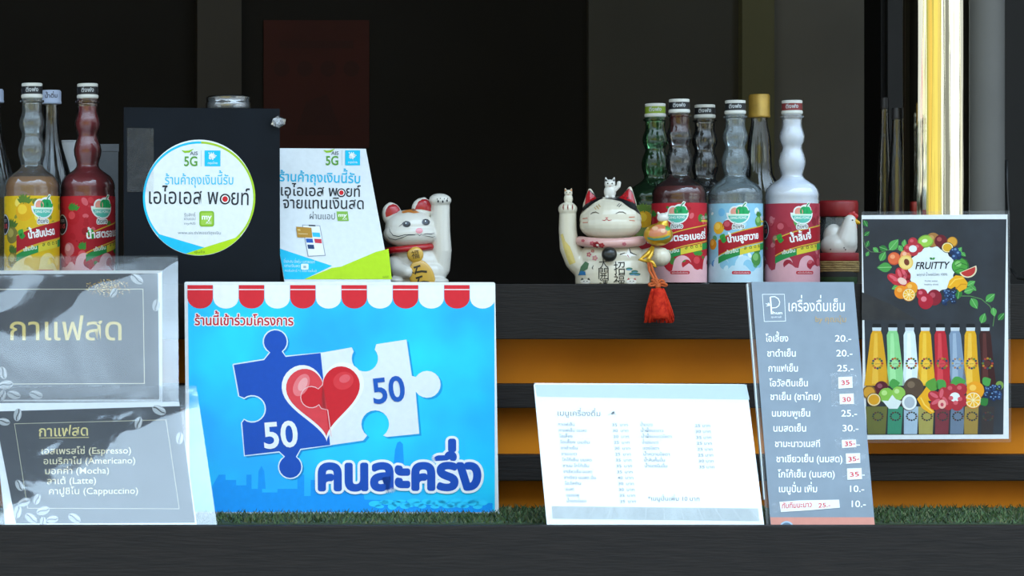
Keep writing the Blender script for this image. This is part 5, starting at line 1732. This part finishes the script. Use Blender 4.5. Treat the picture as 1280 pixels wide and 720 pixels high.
for x in (160, 362):
    a.ell(x, 508, 22, 12, '#e6e0d4', 1); a.ell(x - 6, 506, 3, 2, '#3c2c2c', 2); a.ell(x + 8, 506, 3, 2, '#3c2c2c', 2)
    a.poly([(x - 20, 502), (x - 14, 490), (x - 6, 498)], '#2c2c2c' if x < 200 else '#b85c54', 1.5); a.poly([(x + 8, 498), (x + 16, 490), (x + 21, 502)], '#2c2c2c' if x < 200 else '#b85c54', 1.5)
a.line([(196, 434), (190, 446), (194, 452)], [2, 4, 2], '#2c2c2c', 1)
a.build('belly_print', mapb, ct, step=(10, 10), label='small painted flowers, crane and pines')
# pink bib around the neck
pts = [F.p(270 + 136 * math.cos(t), 326 - 6 * math.cos(2 * t), -6 + 104 * math.sin(t)) for t in [2 * PI * i / 48 for i in range(48)]]
bm = bm_tube(bmesh.new(), pts, 23 * q, 10, True)
bmesh.ops.recalc_face_normals(bm, faces=bm.faces)
bib = from_bm('bib', bm, glaze('pink_bib', '#cc9c94'), ct, True)
mapbib = drape_map([bib], F.ox, F.oz, q)
a = Art()
for x, y, r_, c_ in ((208, 338, 10, '#8c2428'), (232, 342, 8, '#a83438'), (190, 332, 7, '#b8545c'), (150, 320, 5, '#b8545c'), (330, 336, 6, '#b8646c')):
    for t in range(5):
        a.ell(x + r_ * .9 * math.cos(R(t * 72)), y + r_ * .8 * math.sin(R(t * 72)), r_ * .7, r_ * .6, c_, 1)
a.ell(214, 340, 5, 5, '#e6d4c8', 2)
a.build('bib_print', mapbib, ct, step=(10, 10), label='red flowers printed on the bib')
bm = bmesh.new()
bm_ell(bm, F.p(265, 384, -128), F.r(34, 30, 34), 28)
bell = from_bm('bell', bm, pmat('bell_black', '#23231f', rough=.3, var=.1), ct, True)
# small cats on the head and on the paw
def mini(name, x, y, d, s, mat, earm, arm=True, label=None):
    bm = bmesh.new()
    bm_ell(bm, F.p(x, y + 26 * s, d), F.r(26 * s, 22 * s, 34 * s), 20)
    bm_ell(bm, F.p(x, y - 8 * s, d - 2), F.r(24 * s, 20 * s, 20 * s), 20)
    for sx in (-1, 1):
        bm_caps(bm, [F.p(x + sx * 14 * s, y - 18 * s, d), F.p(x + sx * 18 * s, y - 36 * s, d)], F.r(9 * s, 3 * s))
        bm_caps(bm, [F.p(x + sx * 14 * s, y + 52 * s, d - 14 * s), F.p(x + sx * 14 * s, y + 56 * s, d - 20 * s)], F.r(9 * s, 8 * s))
    if arm:
        bm_caps(bm, [F.p(x + 20 * s, y + 18 * s, d - 8), F.p(x + 36 * s, y + 2 * s, d - 8), F.p(x + 38 * s, y - 12 * s, d - 8)], F.r(10 * s, 9 * s, 9 * s))
    o = blob(name, bm, mat, ct, 0.0007, 3)
    if label: o['label'] = label
    mp_ = drape_map([o], F.ox, F.oz, q, lift=.0003)
    a = Art()
    for sx in (-1, 1):
        a.ell(x + sx * 9 * s, y - 10 * s, 3 * s, 3 * s, '#2c2420', 1)
        a.poly([(x + sx * 11 * s, y - 20 * s), (x + sx * 18 * s, y - 33 * s), (x + sx * 21 * s, y - 20 * s)], earm, 1)
    a.line([(x - 4 * s, y + 1), (x, y + 3), (x + 4 * s, y + 1)], 2, '#b84c44', 1)
    a.build('face_marks', mp_, o, step=(6, 6))
    return o
mini('kitten_figure', 268, 66, -8, 1.05, m_white, m_blk, label='tiny white cat standing on the head')
mini('fox_figure', 83, 104, -14, .78, m_cream, glaze('orange_glaze', '#c87c38'), False, label='tiny cat with orange ears on the raised paw')
# gold ornament with painted ball, ribbon and tassel
bm = bmesh.new()
bm_ell(bm, F.p(480, 294, -86), F.r(64, 48, 52), 32)
bm_caps(bm, [F.p(500, 250, -80), F.p(506, 236, -80)], F.r(26, 18))
orn = blob('gold_ornament', bm, m_gold, ct, 0.0009, 3)
orn['label'] = 'gold ball ornament held in the paw'
mo = drape_map([orn], F.ox, F.oz, q)
a = Art()
a.poly([(438, 300), (446, 268), (470, 250), (500, 250), (520, 268), (516, 292), (490, 300), (466, 304)], glaze('coral_glaze', '#c87850'), 1)
a.ell(466, 266, 13, 9, glaze('peach_glaze', '#d8a880'), 2); a.ell(500, 278, 10, 9, glaze('peach_glaze', '#d8a880'), 2)
a.poly([(432, 304), (460, 312), (500, 308), (530, 296), (528, 306), (500, 318), (462, 320), (436, 314)], glaze('teal_glaze', '#4c8c74'), 1.5)
a.ell(520, 266, 11, 11, glaze('green_glaze', '#4c9448'), 2)
a.build('painted_pattern', mo, orn, step=(8, 8), label='coral and green painted pattern')
bm = bmesh.new()
bm_ell(bm, F.p(500, 216, -84), F.r(26, 22, 22), 20)
bm_caps(bm, [F.p(484, 204, -84), F.p(478, 192, -84)], F.r(8, 4)); bm_caps(bm, [F.p(514, 204, -84), F.p(520, 192, -84)], F.r(8, 4))
o = blob('mouse_figure', bm, m_white, ct, 0.0007, 3)
o['label'] = 'tiny white animal on top of the gold ornament'
bm = bmesh.new()
def ribbon(pts, w):
    prev = None
    P3 = [F.p(*t) for t in pts]
    for A_, B_ in zip(P3, P3[1:]):
        pass
    return bm_tube(bm, P3, [w_ * q for w_ in w], 8, False)
ribbon([(456, 350, -104), (430, 385, -118), (400, 408, -128), (440, 418, -134)], (9, 11, 10, 8))
ribbon([(456, 350, -104), (448, 385, -122), (432, 412, -134), (440, 424, -138)], (9, 10, 10, 8))
ribbon([(432, 408, -136), (452, 420, -142), (470, 440, -142), (440, 430, -142)], (8, 10, 9, 6))
bmesh.ops.recalc_face_normals(bm, faces=bm.faces)
from_bm('gold_ribbon', bm, m_gold, ct, True)
m_cord = pmat('orange_cord', '#b8541c', rough=.7, var=.15, vscale=120, bump=.3, bscale=400)
bm = bmesh.new()
for sgn in (-1, 1):
    bm_tube(bm, [F.p(440 + sgn * 5, 424, -146), F.p(448 + sgn * 8, 460, -182), F.p(462 + sgn * 6, 490, -206), F.p(474 + sgn * 3, 514, -214)], 6 * q, 8)
for lp in range(5):
    an = R(-70 + lp * 35)
    cx_, cy_ = 476, 520
    L_ = 40
    pts = [F.p(cx_ + (L_ * math.sin(t / 2) * math.sin(an + .28 * math.sin(t))), cy_ - 2 + (L_ * .75 * math.sin(t / 2) * abs(math.cos(an)) * (.5 if lp in (0, 4) else -.55)) + 6 * math.sin(t), -216 - 4 * math.sin(t + lp)) for t in [2 * PI * i / 16 for i in range(17)]]
    bm_tube(bm, pts, 5.5 * q, 8)
bm_ell(bm, F.p(477, 528, -216), F.r(13, 12, 15), 16)
bmesh.ops.recalc_face_normals(bm, faces=bm.faces)
o = from_bm('tassel_cord', bm, m_cord, ct, True)
# tassel skirt made of many threads
bm = bmesh.new()
rr = random.Random(21)
bm_tube(bm, [F.p(476, 540, -216), F.p(478, 560, -218), F.p(480, 600, -220), F.p(482, 650, -220), F.p(483, 676, -220)], [18 * q, 26 * q, 33 * q, 38 * q, 40 * q], 20)
for i in range(170):
    an, rad = rr.uniform(0, 2 * PI), rr.uniform(.72, 1.12)
    ln = rr.uniform(.86, 1.05)
    pts = []
    for t in (0, .12, .4, .75, 1.0):
        rx = (22 + 38 * t ** .8) * rad
        pts.append(F.p(476 + 8 * t + rx * math.cos(an) + rr.uniform(-2, 2), 540 + 148 * t * ln, -217 + rx * .36 * math.sin(an)))
    bm_tube(bm, pts, 3.2 * q, 5)
bmesh.ops.recalc_face_normals(bm, faces=bm.faces)
o = from_bm('tassel', bm, pmat('tassel_red', '#b41a0c', rough=.8, var=.25, vscale=160, spec=.15, col2='#d0381c'), ct, True)
o['label'] = 'red tassel hanging over the shelf edge'

# ================================================================== HEN BASKET AND JAR
yy = 0.50
k = S * (1 + yy / D)
q = k / 5.536
F = Px(205, 690, q)         # zoom frame with its origin at (1010, 230)
p = PT(1010 + 205 / 5.536, 0, yy)
hb = thing('hen_basket', 'white ceramic hen sitting in a red banded straw basket beside the lychee bottle', 'figurine', (p.x, yy, SHELF_Z), face_cam(p.x, yy))
bm = bmesh.new()
for pts, rad in (([F.p(205, 440, 0), F.p(205, 390, -5)], F.r(112, 108)),):
    bm_ell(bm, F.p(212, 425, 0), F.r(122, 100, 92), 28)
bm_ell(bm, F.p(170, 345, 10), F.r(58, 56, 74), 24, rot=Matrix.Rotation(R(20), 3, 'Y'))
bm_caps(bm, [F.p(255, 400, -20), F.p(275, 310, -24), F.p(285, 252, -26)], F.r(80, 58, 42))
hen = blob('hen', bm, m_white, hb, 0.0012, 8)
zmin = (690 - 475) * q
for v in hen.data.vertices:
    v.co.z = max(v.co.z, zmin)
bm = bmesh.new()
bm_caps(bm, [F.p(318, 258, -30), F.p(342, 268, -34)], F.r(20, 11))
o = blob('beak', bm, pmat('beak_yellow', '#d8a41c', rough=.35), hb, .0008, 3)
bm = bmesh.new()
for i, (x, y) in enumerate(((286, 214), (306, 206), (324, 222))):
    bm_ell(bm, F.p(x, y, -26), F.r(16, 7, 20), 16)
bm_ell(bm, F.p(322, 298, -34), F.r(10, 7, 22), 16)
blob('comb', bm, pmat('comb_red', '#b81c24', rough=.35), hb, .0008, 2)
a = Art()
for x, y in ((160, 450), (246, 440), (255, 452)):
    a.ell(x, y, 4, 5, m_blk, 1)
a.ell(300, 250, 5, 5, m_blk, 1)
a.build('marks', drape_map([hen], F.ox, F.oz, q), hb, step=(10, 10))
r0 = 140
lathe('basket_base', [(r0 * .86 * q, 0), (r0 * .9 * q, .002), (r0 * .92 * q, (690 - 640) * q)], pmat('base_green', '#2c4424', rough=.6, var=.2), hb)
lathe('dark_band', [(r0 * .93 * q, (690 - 640) * q), (r0 * .93 * q, (690 - 604) * q)], pmat('band_dark', '#1c1814', rough=.7), hb)
m_straw = pmat('woven_straw', '#8c6c3c', rough=.7, var=.35, vscale=90, bump=.6, bscale=220, stretch=(1, 1, 3), col2='#a88c54')
bm = bmesh.new()
for i in range(5):
    z_ = (690 - 600 + i * 15) * q
    bm_tube(bm, [(r0 * .95 * q * math.cos(t), r0 * .95 * q * math.sin(t) * .85, z_) for t in [2 * PI * j / 48 for j in range(48)]], 9.5 * q, 8, True)
bmesh.ops.recalc_face_normals(bm, faces=bm.faces)
from_bm('straw_rim', bm, m_straw, hb, True)
bm = bm_lathe(bmesh.new(), [(r0 * .97 * q, (690 - 530) * q), (r0 * .985 * q, (690 - 526) * q), (r0 * .985 * q, (690 - 478) * q), (r0 * .97 * q, (690 - 474) * q)], 48)
for v in bm.verts:
    v.co.y *= .86
from_bm('red_ribbon', bm, pmat('ribbon_red', '#8c1820', rough=.5, var=.1), hb, True)

yy = 0.63
k = S * (1 + yy / D)
p = PT(1047, 0, yy)
zt_ = PT(0, 251, yy).z - SHELF_Z
jar = thing('glass_jar', 'glass jar with wide red lid behind the white hen', 'jar', (p.x, yy, SHELF_Z), face_cam(p.x, yy))
lathe('glass', [(20 * k, 0), (23.5 * k, .004), (23.5 * k, zt_ - 34 * k), (21 * k, zt_ - 26 * k), (21 * k, zt_ - 14 * k)], GLASS_CLEAR, jar)
bm = bmesh.new()
bm_lathe(bm, [(23.5 * k, zt_ - 20 * k), (24.2 * k, zt_ - 19 * k), (24.2 * k, zt_ - 3 * k), (23 * k, zt_)], 60)
for v in bm.verts:
    a_ = math.atan2(v.co.y, v.co.x)
    if abs(v.co.z - (zt_ - 10 * k)) < 8 * k:
        v.co.x *= 1 + .006 * math.cos(a_ * 40)
        v.co.y *= 1 + .006 * math.cos(a_ * 40)
from_bm('lid', bm, pmat('lid_red', '#8c1c20', rough=.45, var=.1), jar, True)
lathe('contents', [(18 * k, .003), (21.5 * k, .006), (21.5 * k, zt_ - 60 * k)], pmat('jar_contents', '#3c4034', rough=.8, var=.3, vscale=80), jar)

# black cable sagging on the right
cbl = tube('power_cable', [PT(1258, 200, .76), PT(1258.5, 235, .76), PT(1260, 262, .755), PT(1259, 300, .75), PT(1262, 335, .73), PT(1272, 347, .60), PT(1290, 350, .5), PT(1330, 352, .45)], .0028, pmat('cable_black', '#141414', rough=.5), None, 8)
tag(cbl, 'thin black cable running down and off the right edge', 'cable')
